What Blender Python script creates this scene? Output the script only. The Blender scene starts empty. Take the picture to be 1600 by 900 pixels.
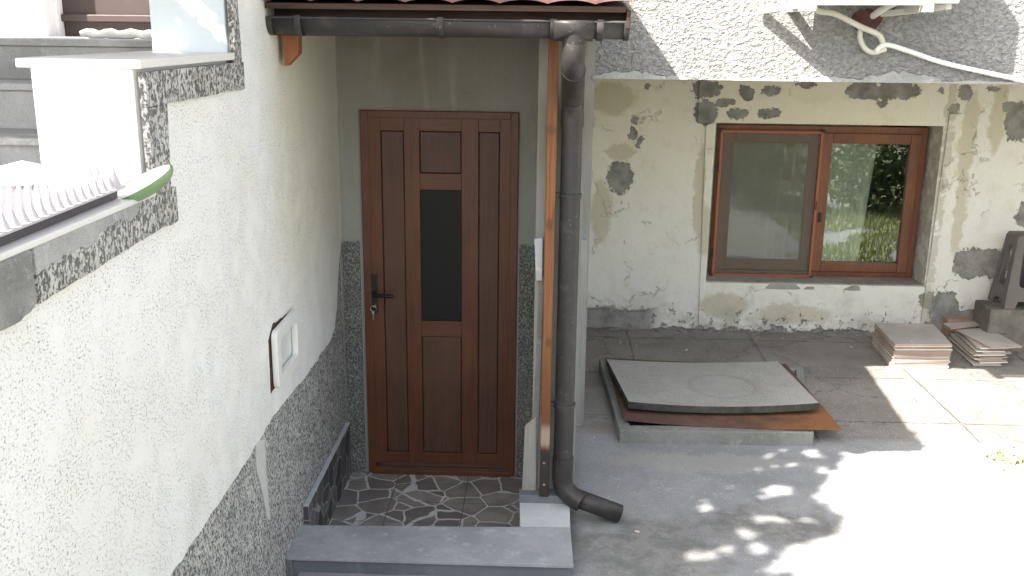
import bpy, bmesh, math, random
from mathutils import Vector, Matrix, noise
random.seed(7)
R = math.radians
C = bpy.context.scene.collection
S = bpy.context.scene
# ------------------------------------------------------------------ camera
F, TH, YAW, ROLL, H = 1530., R(14.8), R(1.8), R(.7), 2.47
cam_d = bpy.data.cameras.new('camera'); cam = bpy.data.objects.new('camera', cam_d); C.objects.link(cam)
cam_d.sensor_width = 36; cam_d.lens = 36 * F / 1600; cam_d.clip_end = 500; cam_d.clip_start = .05
cam.matrix_world = Matrix.Translation((0, 0, H)) @ Matrix.Rotation(YAW, 4, 'Z') @ Matrix.Rotation(R(90) - TH, 4, 'X') @ Matrix.Rotation(ROLL, 4, 'Z')
S.camera = cam
# ------------------------------------------------------------------ light
LX, LY = .78, .60                                     # sunlight travels along (LX, LY, -1)
world = bpy.data.worlds.new('World'); S.world = world; world.use_nodes = True
wn = world.node_tree; wn.nodes.clear()
sky = wn.nodes.new('ShaderNodeTexSky'); sky.sky_type = 'NISHITA'; sky.sun_disc = False
sky.sun_elevation = math.atan(1 / math.hypot(LX, LY)); sky.sun_rotation = math.atan2(-LX, -LY)
sky.air_density = 1.0; sky.dust_density = 2.5; sky.ozone_density = .8
bg = wn.nodes.new('ShaderNodeBackground'); bg.inputs[1].default_value = .15
wo = wn.nodes.new('ShaderNodeOutputWorld'); mxs = wn.nodes.new('ShaderNodeMix'); mxs.data_type = 'RGBA'; hs = wn.nodes.new('ShaderNodeHueSaturation'); hs.inputs['Saturation'].default_value = .45
wn.links.new(sky.outputs[0], hs.inputs['Color']); mxs.blend_type = 'MULTIPLY'; mxs.inputs[0].default_value = 1; wn.links.new(hs.outputs[0], mxs.inputs[6]); mxs.inputs[7].default_value = (1.0, .97, .93, 1)
wn.links.new(mxs.outputs[2], bg.inputs[0]); wn.links.new(bg.outputs[0], wo.inputs[0])
sd = bpy.data.lights.new('sun', 'SUN'); sd.energy = 5.0; sd.angle = R(.55); sd.color = (1, .95, .87)
sun = bpy.data.objects.new('sun', sd); C.objects.link(sun)
sun.rotation_euler = Vector((LX, LY, -1)).to_track_quat('-Z', 'Y').to_euler()
S.view_settings.view_transform = 'Standard'; S.view_settings.look = 'None'; S.view_settings.gamma = 1
S.view_settings.exposure = 1.98
S.cycles.max_bounces = 8; S.cycles.diffuse_bounces = 5; S.cycles.sample_clamp_indirect = 6

# ------------------------------------------------------------------ measuring helpers: photo direction cut with a real plane
def ray(px, py):
    u, v = px - 800, py - 450
    c, s = math.cos(ROLL), math.sin(ROLL); u, v = u * c + v * s, -u * s + v * c
    y = F * math.cos(TH) - v * math.sin(TH); z = -F * math.sin(TH) - v * math.cos(TH)
    return Vector((u * math.cos(YAW) - y * math.sin(YAW), u * math.sin(YAW) + y * math.cos(YAW), z))
def onY(px, py, Y): d = ray(px, py); return d * (Y / d.y) + Vector((0, 0, H))
def onX(px, py, X): d = ray(px, py); return d * (X / d.x) + Vector((0, 0, H))
def onZ(px, py, Z): d = ray(px, py); return d * ((Z - H) / d.z) + Vector((0, 0, H))

# ------------------------------------------------------------------ mesh helpers
class MB:
    def __init__(s): s.v = []; s.f = []; s.sm = []
    def add(s, vs, fs, smooth=False):
        o = len(s.v); s.v += [Vector(p) for p in vs]
        s.f += [[i + o for i in f] for f in fs]; s.sm += [smooth] * len(fs); return s
    def box(s, x0, x1, y0, y1, z0, z1, M=None):
        p = [Vector((x, y, z)) for z in (z0, z1) for y in (y0, y1) for x in (x0, x1)]
        if M: p = [M @ q for q in p]
        return s.add(p, [(0, 2, 3, 1), (4, 5, 7, 6), (0, 1, 5, 4), (2, 6, 7, 3), (0, 4, 6, 2), (1, 3, 7, 5)])
    def prism(s, pts, axis, a, b):
        """pts: 2D outline; extruded along axis from a to b. axis X -> pts (y,z); Y -> (x,z); Z -> (x,y)"""
        n = len(pts)
        def m(p, t): return {'X': (t, p[0], p[1]), 'Y': (p[0], t, p[1]), 'Z': (p[0], p[1], t)}[axis]
        vs = [m(p, a) for p in pts] + [m(p, b) for p in pts]
        fs = [list(range(n))[::-1], list(range(n, 2 * n))] + [(i, (i + 1) % n, n + (i + 1) % n, n + i) for i in range(n)]
        return s.add(vs, fs)
    def tube(s, pts, r, seg=16, caps=True, ridge=None):
        pts = [Vector(p) for p in pts]; n = len(pts); rings = []
        up = None
        for i, p in enumerate(pts):
            t = (pts[min(i + 1, n - 1)] - pts[max(i - 1, 0)]).normalized()
            if up is None:
                up = Vector((0, 0, 1)) if abs(t.z) < .9 else Vector((0, 1, 0))
            a = t.cross(up).normalized(); b = a.cross(t).normalized(); up = b
            rr = r[i] if isinstance(r, (list, tuple)) else r
            rings.append([p + (a * math.cos(2 * math.pi * k / seg) + b * math.sin(2 * math.pi * k / seg)) * rr for k in range(seg)])
        vs = [q for ring in rings for q in ring]; fs = []
        for i in range(n - 1):
            for k in range(seg):
                k2 = (k + 1) % seg; fs.append((i * seg + k, i * seg + k2, (i + 1) * seg + k2, (i + 1) * seg + k))
        s.add(vs, fs, True)
        if caps: s.add(rings[0], [tuple(range(seg))[::-1]]); s.add(rings[-1], [tuple(range(seg))])
        return s
    def build(s, name, mat, parent=None, bevel=0, fix=True, seg=2):
        me = bpy.data.meshes.new(name); off = Vector((0, 0, 0)); p = parent
        while p is not None: off += p.location; p = p.parent
        me.from_pydata([tuple(q - off) for q in s.v], [], s.f); me.polygons.foreach_set('use_smooth', s.sm)
        if fix:
            bm = bmesh.new(); bm.from_mesh(me); bmesh.ops.recalc_face_normals(bm, faces=bm.faces); bm.to_mesh(me); bm.free()
        me.materials.append(mat); o = bpy.data.objects.new(name, me); C.objects.link(o); o.parent = parent
        if bevel:
            b = o.modifiers.new('bevel', 'BEVEL'); b.width = bevel; b.segments = seg; b.limit_method = 'ANGLE'; b.angle_limit = R(40)
        return o
def tag(o, label=None, cat=None, group=None, kind=None):
    if label: o['label'] = label
    if cat: o['category'] = cat
    if group: o['group'] = group
    if kind: o['kind'] = kind
    return o
def thing(name, loc, label, cat, group=None):
    o = bpy.data.objects.new(name, None); C.objects.link(o); o.location = loc; o.empty_display_size = .1
    return tag(o, label, cat, group)
def plate(name, outer, holes, thick, M, mat, parent=None, bev=.002):
    """flat plate with holes, in local XY, extruded in Z, moved by matrix M"""
    cu = bpy.data.curves.new('c', 'CURVE'); cu.dimensions = '2D'; cu.fill_mode = 'BOTH'; cu.extrude = thick / 2; cu.bevel_depth = bev
    for loop in [outer] + holes:
        sp = cu.splines.new('POLY'); sp.points.add(len(loop) - 1); sp.use_cyclic_u = True
        for i, (x, y) in enumerate(loop): sp.points[i].co = (x, y, 0, 1)
    t = bpy.data.objects.new('t', cu); C.objects.link(t); bpy.context.view_layer.update()
    me = bpy.data.meshes.new_from_object(t); bpy.data.objects.remove(t); me.name = name
    off = Vector((0, 0, 0)); p = parent
    while p is not None: off += p.location; p = p.parent
    me.transform(Matrix.Translation(-off) @ M); me.materials.clear(); me.materials.append(mat)
    o = bpy.data.objects.new(name, me); C.objects.link(o); o.parent = parent; return o
def smooth_path(pts, n=8):
    pts = [Vector(p) for p in pts]; out = []
    P = [pts[0]] + pts + [pts[-1]]
    for i in range(1, len(P) - 2):
        for k in range(n):
            t = k / n; a, b, c, d = P[i - 1], P[i], P[i + 1], P[i + 2]
            out.append(.5 * ((2 * b) + (-a + c) * t + (2 * a - 5 * b + 4 * c - d) * t * t + (-a + 3 * b - 3 * c + d) * t ** 3))
    out.append(pts[-1]); return out

# ------------------------------------------------------------------ material helpers
class NM:
    def __init__(s, name, rough=.8, spec=.4):
        s.m = bpy.data.materials.new(name); s.m.use_nodes = True; s.t = s.m.node_tree; s.b = s.t.nodes['Principled BSDF']
        s.b.inputs['Roughness'].default_value = rough; s.b.inputs['Specular IOR Level'].default_value = spec
        s.pos = s.t.nodes.new('ShaderNodeNewGeometry').outputs['Position']
        s.obj = s.t.nodes.new('ShaderNodeTexCoord').outputs['Object']
    def n(s, typ, **kw):
        nd = s.t.nodes.new(typ)
        for k, v in kw.items(): setattr(nd, k, v)
        return nd
    def put(s, sock, v):
        if isinstance(v, bpy.types.NodeSocket): s.t.links.new(v, sock)
        else: sock.default_value = v
    def math(s, op, a, b=0, c=0, clamp=False):
        nd = s.n('ShaderNodeMath', operation=op, use_clamp=clamp); s.put(nd.inputs[0], a); s.put(nd.inputs[1], b); s.put(nd.inputs[2], c); return nd.outputs[0]
    def vm(s, op, a, b=(0, 0, 0)):
        nd = s.n('ShaderNodeVectorMath', operation=op); s.put(nd.inputs[0], a)
        if op == 'SCALE': s.put(nd.inputs[3], b)
        else: s.put(nd.inputs[1], b)
        return nd.outputs[1] if op in ('LENGTH', 'DISTANCE', 'DOT_PRODUCT') else nd.outputs[0]
    def noise(s, scale, detail=4, rough=.55, vec=None, stretch=None, color=False, dist=0):
        v = vec or s.pos
        if stretch: v = s.vm('MULTIPLY', v, stretch)
        nd = s.n('ShaderNodeTexNoise'); s.put(nd.inputs['Vector'], v); nd.inputs['Scale'].default_value = scale
        nd.inputs['Detail'].default_value = detail; nd.inputs['Roughness'].default_value = rough; nd.inputs['Distortion'].default_value = dist
        return nd.outputs['Color' if color else 'Fac']
    def voro(s, scale, feature='F1', vec=None, out='Distance', rnd=1):
        nd = s.n('ShaderNodeTexVoronoi', feature=feature); s.put(nd.inputs['Vector'], vec or s.pos); nd.inputs['Scale'].default_value = scale
        nd.inputs['Randomness'].default_value = rnd; return nd.outputs[out]
    def ramp(s, f, stops):
        nd = s.n('ShaderNodeValToRGB'); s.put(nd.inputs[0], f); e = nd.color_ramp.elements
        while len(e) < len(stops): e.new(.5)
        for i, (p, c) in enumerate(stops):
            e[i].position = p; e[i].color = (c, c, c, 1) if isinstance(c, (int, float)) else (*c, 1)
        return nd.outputs[0]
    def mix(s, f, a, b, mode='MIX'):
        nd = s.n('ShaderNodeMix', data_type='RGBA', blend_type=mode); s.put(nd.inputs[0], f)
        for k, v in ((6, a), (7, b)): s.put(nd.inputs[k], (*v, 1) if isinstance(v, tuple) and len(v) == 3 else v)
        return nd.outputs[2]
    def step(s, v, a, b): # 0 below a, 1 above b
        nd = s.n('ShaderNodeMapRange', interpolation_type='SMOOTHSTEP'); s.put(nd.inputs[0], v); s.put(nd.inputs[1], a); s.put(nd.inputs[2], b); return nd.outputs[0]
    def sep(s, v=None): nd = s.n('ShaderNodeSeparateXYZ'); s.put(nd.inputs[0], v or s.pos); return nd.outputs
    def color(s, v): s.put(s.b.inputs['Base Color'], (*v, 1) if isinstance(v, tuple) and len(v) == 3 else v)
    def rough(s, v): s.put(s.b.inputs['Roughness'], v)
    def bump(s, h, dist=.01, strength=1):
        nd = s.n('ShaderNodeBump'); s.put(nd.inputs['Height'], h); nd.inputs['Distance'].default_value = dist; nd.inputs['Strength'].default_value = strength
        s.t.links.new(nd.outputs[0], s.b.inputs['Normal'])
    def ellipses(s, pts, vec):
        """min of elliptical distances round a list of (centre, radii)"""
        d = None
        for (cx, cy, cz), (rx, ry, rz) in pts:
            q = s.vm('LENGTH', s.vm('MULTIPLY', s.vm('SUBTRACT', vec, (cx, cy, cz)), (1 / rx, 1 / ry, 1 / rz)))
            d = q if d is None else s.math('MINIMUM', d, q)
        return d

def m_render():          # spattered white render of the side wall
    m = NM('white_render', .85, .25)
    big = m.noise(1.3, 3); mid = m.noise(9, 4)
    st = m.noise(1, 3, .6, stretch=(1, 60, 34))
    g = m.noise(1, 3, .7, stretch=(120, 105, 150)); g2 = m.noise(1, 3, .65, stretch=(200, 230, 320))
    pit = m.math('MULTIPLY', m.step(g, .54, .64), m.step(g2, .42, .60))
    pit = m.math('MULTIPLY', pit, m.step(mid, .25, .6))
    base = m.mix(m.step(big, .35, .65), (.85, .835, .78), (.88, .87, .85))
    X, Y, Z = m.sep()
    warm = m.math('MULTIPLY', m.step(Y, 3.9, 4.5), m.step(Z, .9, 1.7))
    base = m.mix(m.math('MULTIPLY', warm, .75), base, (.74, .70, .55))
    base = m.mix(m.math('MULTIPLY', m.step(mid, .5, .75), .08), base, (.6, .58, .5))
    gr_ = m.math('MULTIPLY', m.math('SUBTRACT', 1, m.step(m.math('ADD', Z, m.math('MULTIPLY', m.noise(3, 5, .7, stretch=(1, 2.5, .6)), -.6)), .55, 1.0)), m.step(m.noise(5, 5, .7, stretch=(1, 1, .35)), .42, .7))
    base = m.mix(m.math('MULTIPLY', gr_, .22), base, (.50, .49, .44))
    m.color(m.mix(m.math('MULTIPLY', pit, .85), base, (.2, .19, .165)))
    m.bump(m.math('ADD', m.math('MULTIPLY', m.math('SUBTRACT', 1, pit), .8), m.math('MULTIPLY', g2, .5)), .006, .8); return m.m
def m_pebble(name, dark, light, sc=1., lo=.40, hi=.56, wet=None):
    m = NM(name, .8, .3)
    n1 = m.noise(1, 3, .6, stretch=(95 * sc, 90 * sc, 70 * sc), dist=.6); n2 = m.noise(2.2, 3)
    f = m.step(n1, lo, hi)
    d = m.mix(m.step(n2, .35, .7), dark, tuple(c * 1.5 for c in dark))
    m.color(m.mix(f, d, m.mix(m.step(m.noise(11, 3), .3, .7), light, tuple(c * .75 for c in light))))
    m.bump(n1, .008, 1); return m.m
def m_greyplaster():
    m = NM('grey_cement_plaster', .8, .3)
    v = m.noise(1, 5, .6, stretch=(14, 14, 1.2)); b = m.noise(2.4, 5, .6)
    X, Y, Z = m.sep()
    c = m.mix(m.step(b, .3, .7), (.22, .20, .16), (.28, .27, .235))
    c = m.mix(m.math('MULTIPLY', m.step(v, .5, .72), .5), c, (.36, .36, .31))
    c = m.mix(m.math('MULTIPLY', m.math('SUBTRACT', 1, m.step(Z, 1.3, 2.1)), .7), c, m.mix(b, (.26, .275, .255), (.34, .35, .32)))
    c = m.mix(m.math('MULTIPLY', m.step(m.noise(26, 5, .7), .62, .72), .4), c, (.09, .085, .07))
    m.color(c); m.bump(m.math('ADD', m.noise(40, 5, .6), m.math('MULTIPLY', v, 1.5)), .004, .7); return m.m
def m_roughcast():
    m = NM('coarse_roughcast', .9, .2)
    w = m.noise(14, 3, .6, color=True)
    v = m.vm('ADD', m.pos, m.vm('SCALE', w, .05))
    h = m.noise(1, 3, .55, vec=m.vm('MULTIPLY', v, (34, 30, 50)), dist=.25)
    m.color(m.mix(m.step(h, .35, .62), (.27, .265, .255), m.mix(m.noise(6, 3), (.35, .345, .335), (.40, .395, .385))))
    m.bump(m.math('ADD', h, m.math('MULTIPLY', m.noise(90, 3, .7), .25)), .055, 1); return m.m
def m_concrete(name, a, b, sc=1, bump=.004, grit=.4, extra=None):
    m = NM(name, .88, .25)
    n1 = m.noise(1.7 * sc, 6, .62); n2 = m.noise(60 * sc, 4, .7); n3 = m.noise(9 * sc, 5, .65)
    c = m.mix(m.step(n1, .3, .7), a, b)
    c = m.mix(m.math('MULTIPLY', m.step(n3, .52, .72), .5), c, tuple(min(1, x * 1.35) for x in b))
    c = m.mix(m.math('MULTIPLY', m.step(n2, .5, .75), grit), c, tuple(x * .45 for x in a))
    c = m.mix(m.math('MULTIPLY', m.step(m.noise(130 * sc, 2), .62, .75), grit), c, tuple(min(1, x * 1.6) for x in b))
    m.color(c); m.bump(m.math('ADD', n2, m.math('MULTIPLY', n3, 2)), bump, .8); return m.m
def m_plain(name, col, rough=.5, var=.15, sc=12, bump=0, spec=.4, metal=0):
    m = NM(name, rough, spec); n = m.noise(sc, 4, .6)
    m.color(m.mix(n, tuple(c * (1 - var) for c in col), tuple(min(1, c * (1 + var)) for c in col)))
    m.b.inputs['Metallic'].default_value = metal
    m.rough(m.math('ADD', m.math('MULTIPLY', m.noise(sc * 3, 3), .25), rough - .12))
    if bump: m.bump(m.noise(sc * 6, 4), bump, .6)
    return m.m
def m_wood(name, a, b, along='Z', rough=.45, sc=1, spec=.4):
    m = NM(name, rough, spec); st = {'Z': (46, 46, 2.2), 'X': (2.2, 46, 46), 'Y': (46, 2.2, 46)}[along]
    st = tuple(x * sc for x in st)
    n1 = m.noise(1, 5, .62, stretch=st, dist=1.2); n2 = m.noise(1, 3, .6, stretch=tuple(x * 3 for x in st)); n3 = m.noise(3, 2)
    c = m.mix(m.step(n1, .32, .68), a, b); c = m.mix(m.math('MULTIPLY', n2, .45), c, tuple(x * .55 for x in a))
    c = m.mix(m.math('MULTIPLY', m.step(n3, .4, .7), .3), c, tuple(x * 1.25 for x in b))
    m.color(c); m.bump(n1, .0012, .6); return m.m
M = {}
M['render'] = m_render()
M['pebble'] = m_pebble('pebbledash_plinth', (.085, .085, .083), (.60, .59, .56), 1.05, .41, .55)
M['band'] = m_pebble('pebbledash_band', (.09, .09, .085), (.62, .60, .57), .95, .42, .58)
M['granite'] = m_pebble('fine_pebbledash', (.075, .078, .072), (.36, .37, .34), 1.3, .42, .66)
M['grey'] = m_greyplaster()
M['roughcast'] = m_roughcast()
M['white_paint'] = m_plain('white_limewash', (.80, .80, .80), .8, .05, 5, .003, .2)
M['blue_shade'] = m_plain('limewash_in_blue_shade', (.62, .68, .73), .8, .06, 5, .003, .2)  # white parapet face, its bluish shade mixed into the colour
M['slab'] = m_concrete('grey_stone_slab', (.26, .275, .29), (.38, .395, .41), 1.6, .0015, .3)
M['slab_side'] = m_concrete('blue_grey_stone_edge', (.12, .135, .15), (.17, .185, .20), 1, .001, .15)
M['tile_pale'] = m_concrete('pale_stone_tile', (.42, .44, .45), (.54, .56, .57), 1.4, .001, .12)
M['coping'] = m_plain('pale_marble_coping', (.72, .70, .66), .5, .08, 7)
M['concrete'] = m_concrete('cast_concrete', (.19, .195, .18), (.27, .275, .255), 1.6, .006, .5)
M['stairs'] = m_concrete('stair_terrazzo', (.26, .265, .27), (.38, .385, .39), 1.5, .002, .4)
M['rough_cement'] = m_concrete('rough_cement', (.22, .22, .215), (.32, .32, .31), 2.2, .02, .6)
M['door_wood'] = m_wood('brown_woodgrain_frame', (.094, .033, .015), (.142, .053, .0245), 'Z', .42)
M['door_rail'] = m_wood('brown_woodgrain_rail', (.094, .033, .015), (.142, .053, .0245), 'X', .42)
M['door_panel'] = m_wood('dull_woodgrain_panel', (.078, .037, .023), (.108, .052, .034), 'Z', .5)
M['door_dark'] = m_plain('dark_groove', (.018, .009, .006), .7)
M['win_wood'] = m_wood('chestnut_window_profile', (.150, .055, .026), (.23, .090, .043), 'X', .4)
M['win_woodz'] = m_wood('chestnut_window_profile_upright', (.150, .055, .026), (.23, .090, .043), 'Z', .4)
M['screen_frame'] = m_plain('copper_brown_screen_profile', (.34, .105, .048), .4, .1)
M['black'] = m_plain('black_metal', (.012, .012, .013), .35, .1)
M['steel'] = m_plain('bright_steel', (.55, .54, .52), .25, .1, metal=1)
def m_pipe():
    m = NM('dark_brown_plastic', .42, .5); n = m.noise(1, 5, .65, stretch=(30, 30, 2.5)); d = m.noise(7, 5, .7)
    c = m.mix(n, (.020, .017, .017), (.040, .035, .034)); c = m.mix(m.math('MULTIPLY', m.step(d, .5, .75), .55), c, (.10, .09, .085))
    c = m.mix(m.math('MULTIPLY', m.step(m.noise(60, 3), .66, .7), .5), c, (.2, .19, .18)); m.color(c); m.rough(m.math('ADD', .32, m.math('MULTIPLY', d, .35))); return m.m
M['pipe'] = m_pipe()
M['fascia'] = m_wood('dark_stained_fascia', (.030, .014, .010), (.085, .04, .026), 'X', .55)
M['beam'] = m_wood('orange_brown_beam', (.20, .07, .022), (.33, .125, .04), 'Z', .55)
M['rooftile'] = m_plain('dull_red_metal_tile', (.165, .088, .082), .5, .45, 26)
M['white_plastic'] = m_plain('white_plastic', (.78, .78, .74), .35, .04)
M['clear_flap'] = m_plain('smoky_flap', (.64, .65, .64), .35, .1)
M['brickhole'] = m_concrete('broken_brick', (.10, .045, .035), (.20, .10, .08), 6, .02, .5)
M['string'] = m_plain('pale_string', (.7, .66, .55), .9)
M['curtain'] = m_plain('sage_curtain_cloth', (.64, .64, .53), .9, .04, 20, 0, .1)
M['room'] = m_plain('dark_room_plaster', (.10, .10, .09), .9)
M['upper_door'] = m_plain('dark_brown_upper_door', (.065, .045, .042), .5)
M['foam'] = m_plain('white_foam', (.75, .74, .72), .9, .08, 30, .004)
M['pink'] = m_plain('pale_pink_plastic', (.50, .46, .48), .5, .04)
M['mat_under'] = m_plain('shadowed_mat_board', (.10, .09, .10), .7)
M['green'] = m_plain('green_plastic', (.20, .31, .16), .4, .2)
M['cloth'] = m_plain('white_cloth', (.78, .77, .76), .8, .04, 8, .002)
M['navy'] = m_plain('dark_blue_print', (.05, .06, .10), .6)
M['stool'] = m_plain('brown_grey_plastic', (.13, .115, .105), .5, .12, 20, .001)
M['bark'] = m_concrete('bark', (.08, .06, .045), (.14, .11, .08), 3, .02, .4)
M['ac'] = m_plain('off_white_sheet_metal', (.62, .60, .56), .45, .05)
M['hose'] = m_plain('cream_corrugated_plastic', (.62, .59, .51), .5, .06)
M['marble_strip'] = m_wood('veined_grey_marble', (.30, .29, .265), (.42, .41, .38), 'Z', .5, .5)
def m_post():
    m = NM('weathered_orange_post', .5, .35)
    n1 = m.noise(1, 5, .62, stretch=(60, 60, 1.8), dist=1.5)
    c = m.mix(m.step(n1, .3, .7), (.15, .056, .020), (.26, .108, .037))
    kn = m.ellipses([((.03, 4.6, 1.57), (.02, .3, .04)), ((.03, 4.6, 2.02), (.03, .3, .03)), ((.04, 4.6, .98), (.02, .3, .03))], m.pos)
    c = m.mix(m.math('MULTIPLY', m.math('SUBTRACT', 1, m.step(kn, .4, 1.1)), .7), c, (.10, .035, .012))
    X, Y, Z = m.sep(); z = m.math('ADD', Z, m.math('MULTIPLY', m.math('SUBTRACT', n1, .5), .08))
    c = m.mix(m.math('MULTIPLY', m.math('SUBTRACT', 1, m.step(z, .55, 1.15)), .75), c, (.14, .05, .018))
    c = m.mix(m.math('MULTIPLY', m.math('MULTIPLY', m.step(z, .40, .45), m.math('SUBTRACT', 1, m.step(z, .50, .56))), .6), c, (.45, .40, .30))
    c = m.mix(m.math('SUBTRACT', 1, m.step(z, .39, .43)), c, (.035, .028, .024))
    m.color(c); m.bump(n1, .002, .6); return m.m
M['post'] = m_post()
def m_paving():
    m = NM('crazy_paving_tiles', .55, .4)
    X, Y, Z = m.sep()
    w = m.vm('SCALE', m.noise(5, 2, .5, color=True), .05); v = m.vm('ADD', m.pos, w)
    v = m.vm('MULTIPLY', v, (1, 1, 1))
    e = m.voro(6.3, 'DISTANCE_TO_EDGE', v); cell = m.voro(6.3, 'F1', v, 'Color')
    cr = m.n('ShaderNodeSeparateColor'); m.put(cr.inputs[0], cell)
    stone = m.ramp(cr.outputs[0], [(0, (.17, .155, .15)), (.35, (.26, .238, .222)), (.65, (.31, .285, .268)), (1, (.37, .35, .335))])
    stone = m.mix(m.step(m.noise(8, 5, .65), .35, .7), stone, m.mix(.55, stone, (.13, .115, .10)))
    c = m.mix(m.step(e, .022, .036), (.58, .58, .57), stone)
    fr = m.math('FRACT', m.math('MULTIPLY', m.math('SUBTRACT', Y, 4.84), 1 / .24)); fx = m.math('FRACT', m.math('MULTIPLY', m.math('SUBTRACT', X, .0), 1 / .42))
    line = m.math('MINIMUM', m.math('MULTIPLY', m.math('MINIMUM', fr, m.math('SUBTRACT', 1, fr)), .3), m.math('MULTIPLY', m.math('MINIMUM', fx, m.math('SUBTRACT', 1, fx)), .42))
    c = m.mix(m.step(line, .002, .004), (.12, .12, .12), c)
    m.color(c); m.bump(m.math('ADD', m.step(e, .01, .04), m.math('MULTIPLY', m.noise(40, 4), .3)), .003, .6); return m.m
M['paving'] = m_paving()
def m_ground():
    m = NM('yard_concrete', .88, .25)
    X, Y, Z = m.sep()
    n1 = m.noise(1.4, 6, .62); n2 = m.noise(70, 4, .75); n3 = m.noise(7, 5, .7); n4 = m.noise(170, 3, .7)
    old = m.mix(m.step(n1, .3, .7), (.20, .182, .165), (.285, .265, .245))
    new = m.mix(m.step(n1, .35, .65), (.235, .24, .25), (.31, .315, .325))
    jit = m.math('MULTIPLY', m.math('SUBTRACT', n3, .5), .12)
    edge = m.step(m.math('ADD', Y, jit), 5.70, 5.78)              # smooth pour in front, old slabs behind
    c = m.mix(edge, new, old)
    # joints of the old slabs
    def line(v, period, off, w):
        f = m.math('FRACT', m.math('MULTIPLY', m.math('SUBTRACT', v, off), 1 / period)); f = m.math('MINIMUM', f, m.math('SUBTRACT', 1, f))
        return m.math('SUBTRACT', 1, m.step(m.math('ADD', m.math('MULTIPLY', f, period), m.math('MULTIPLY', m.math('SUBTRACT', m.noise(14, 4), .5), .03)), w * .4, w))
    j = m.math('MAXIMUM', line(X, 1.02, .72, .014), line(Y, .86, 6.05, .014)); j = m.math('MULTIPLY', j, edge)
    c = m.mix(m.math('MULTIPLY', m.math('MULTIPLY', j, m.step(m.noise(3, 4, .7), .38, .55)), .55), c, (.11, .10, .09))
    # pebbly exposed patches and stains
    c = m.mix(m.math('MULTIPLY', m.step(n2, .5, .78), .55), c, (.11, .108, .10))
    peb = m.math('MULTIPLY', m.step(m.noise(95, 3, .7), .56, .66), m.step(n3, .40, .58)); c = m.mix(m.math('MULTIPLY', peb, .7), c, (.55, .54, .51))
    st = m.ellipses([((.55, 4.35, 0), (.45, .45, .2)), ((.42, 3.95, 0), (.28, .35, .2)), ((1.25, 4.6, 0), (.5, .25, .2))], m.vm('ADD', m.pos, m.vm('SCALE', m.vm('SUBTRACT', m.noise(5, 5, .7, color=True), (.5, .5, .5)), .7)))
    c = m.mix(m.math('MULTIPLY', m.math('SUBTRACT', 1, m.step(st, .5, 1.15)), .55), c, m.mix(m.step(n3, .4, .6), (.085, .085, .07), (.20, .195, .17)))
    pale = m.ellipses([((.42, 6.25, 0), (.22, .38, .2)), ((.9, 6.9, 0), (.5, .16, .2)), ((1.0, 5.35, 0), (.7, .14, .2))], m.vm('ADD', m.pos, m.vm('SCALE', m.vm('SUBTRACT', m.noise(9, 4, .7, color=True), (.5, .5, .5)), .35)))
    c = m.mix(m.math('MULTIPLY', m.math('SUBTRACT', 1, m.step(pale, .7, 1.05)), .5), c, (.36, .35, .33))
    crack = m.voro(1.1, 'DISTANCE_TO_EDGE', m.vm('ADD', m.pos, m.vm('SCALE', m.noise(4, 5, .7, color=True), .35)))
    c = m.mix(m.math('MULTIPLY', m.math('MULTIPLY', m.math('SUBTRACT', 1, m.step(crack, .002, .007)), edge), .7), c, (.08, .075, .07))
    m.color(c)
    h = m.math('ADD', m.math('ADD', m.math('MULTIPLY', n2, .5), m.math('MULTIPLY', n3, 1.2)), m.math('MULTIPLY', j, -1.5))
    m.bump(h, .008, .8); return m.m
M['ground'] = m_ground()
FY, WY = 8.0, 8.24            # facade face, window frame plane
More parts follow.
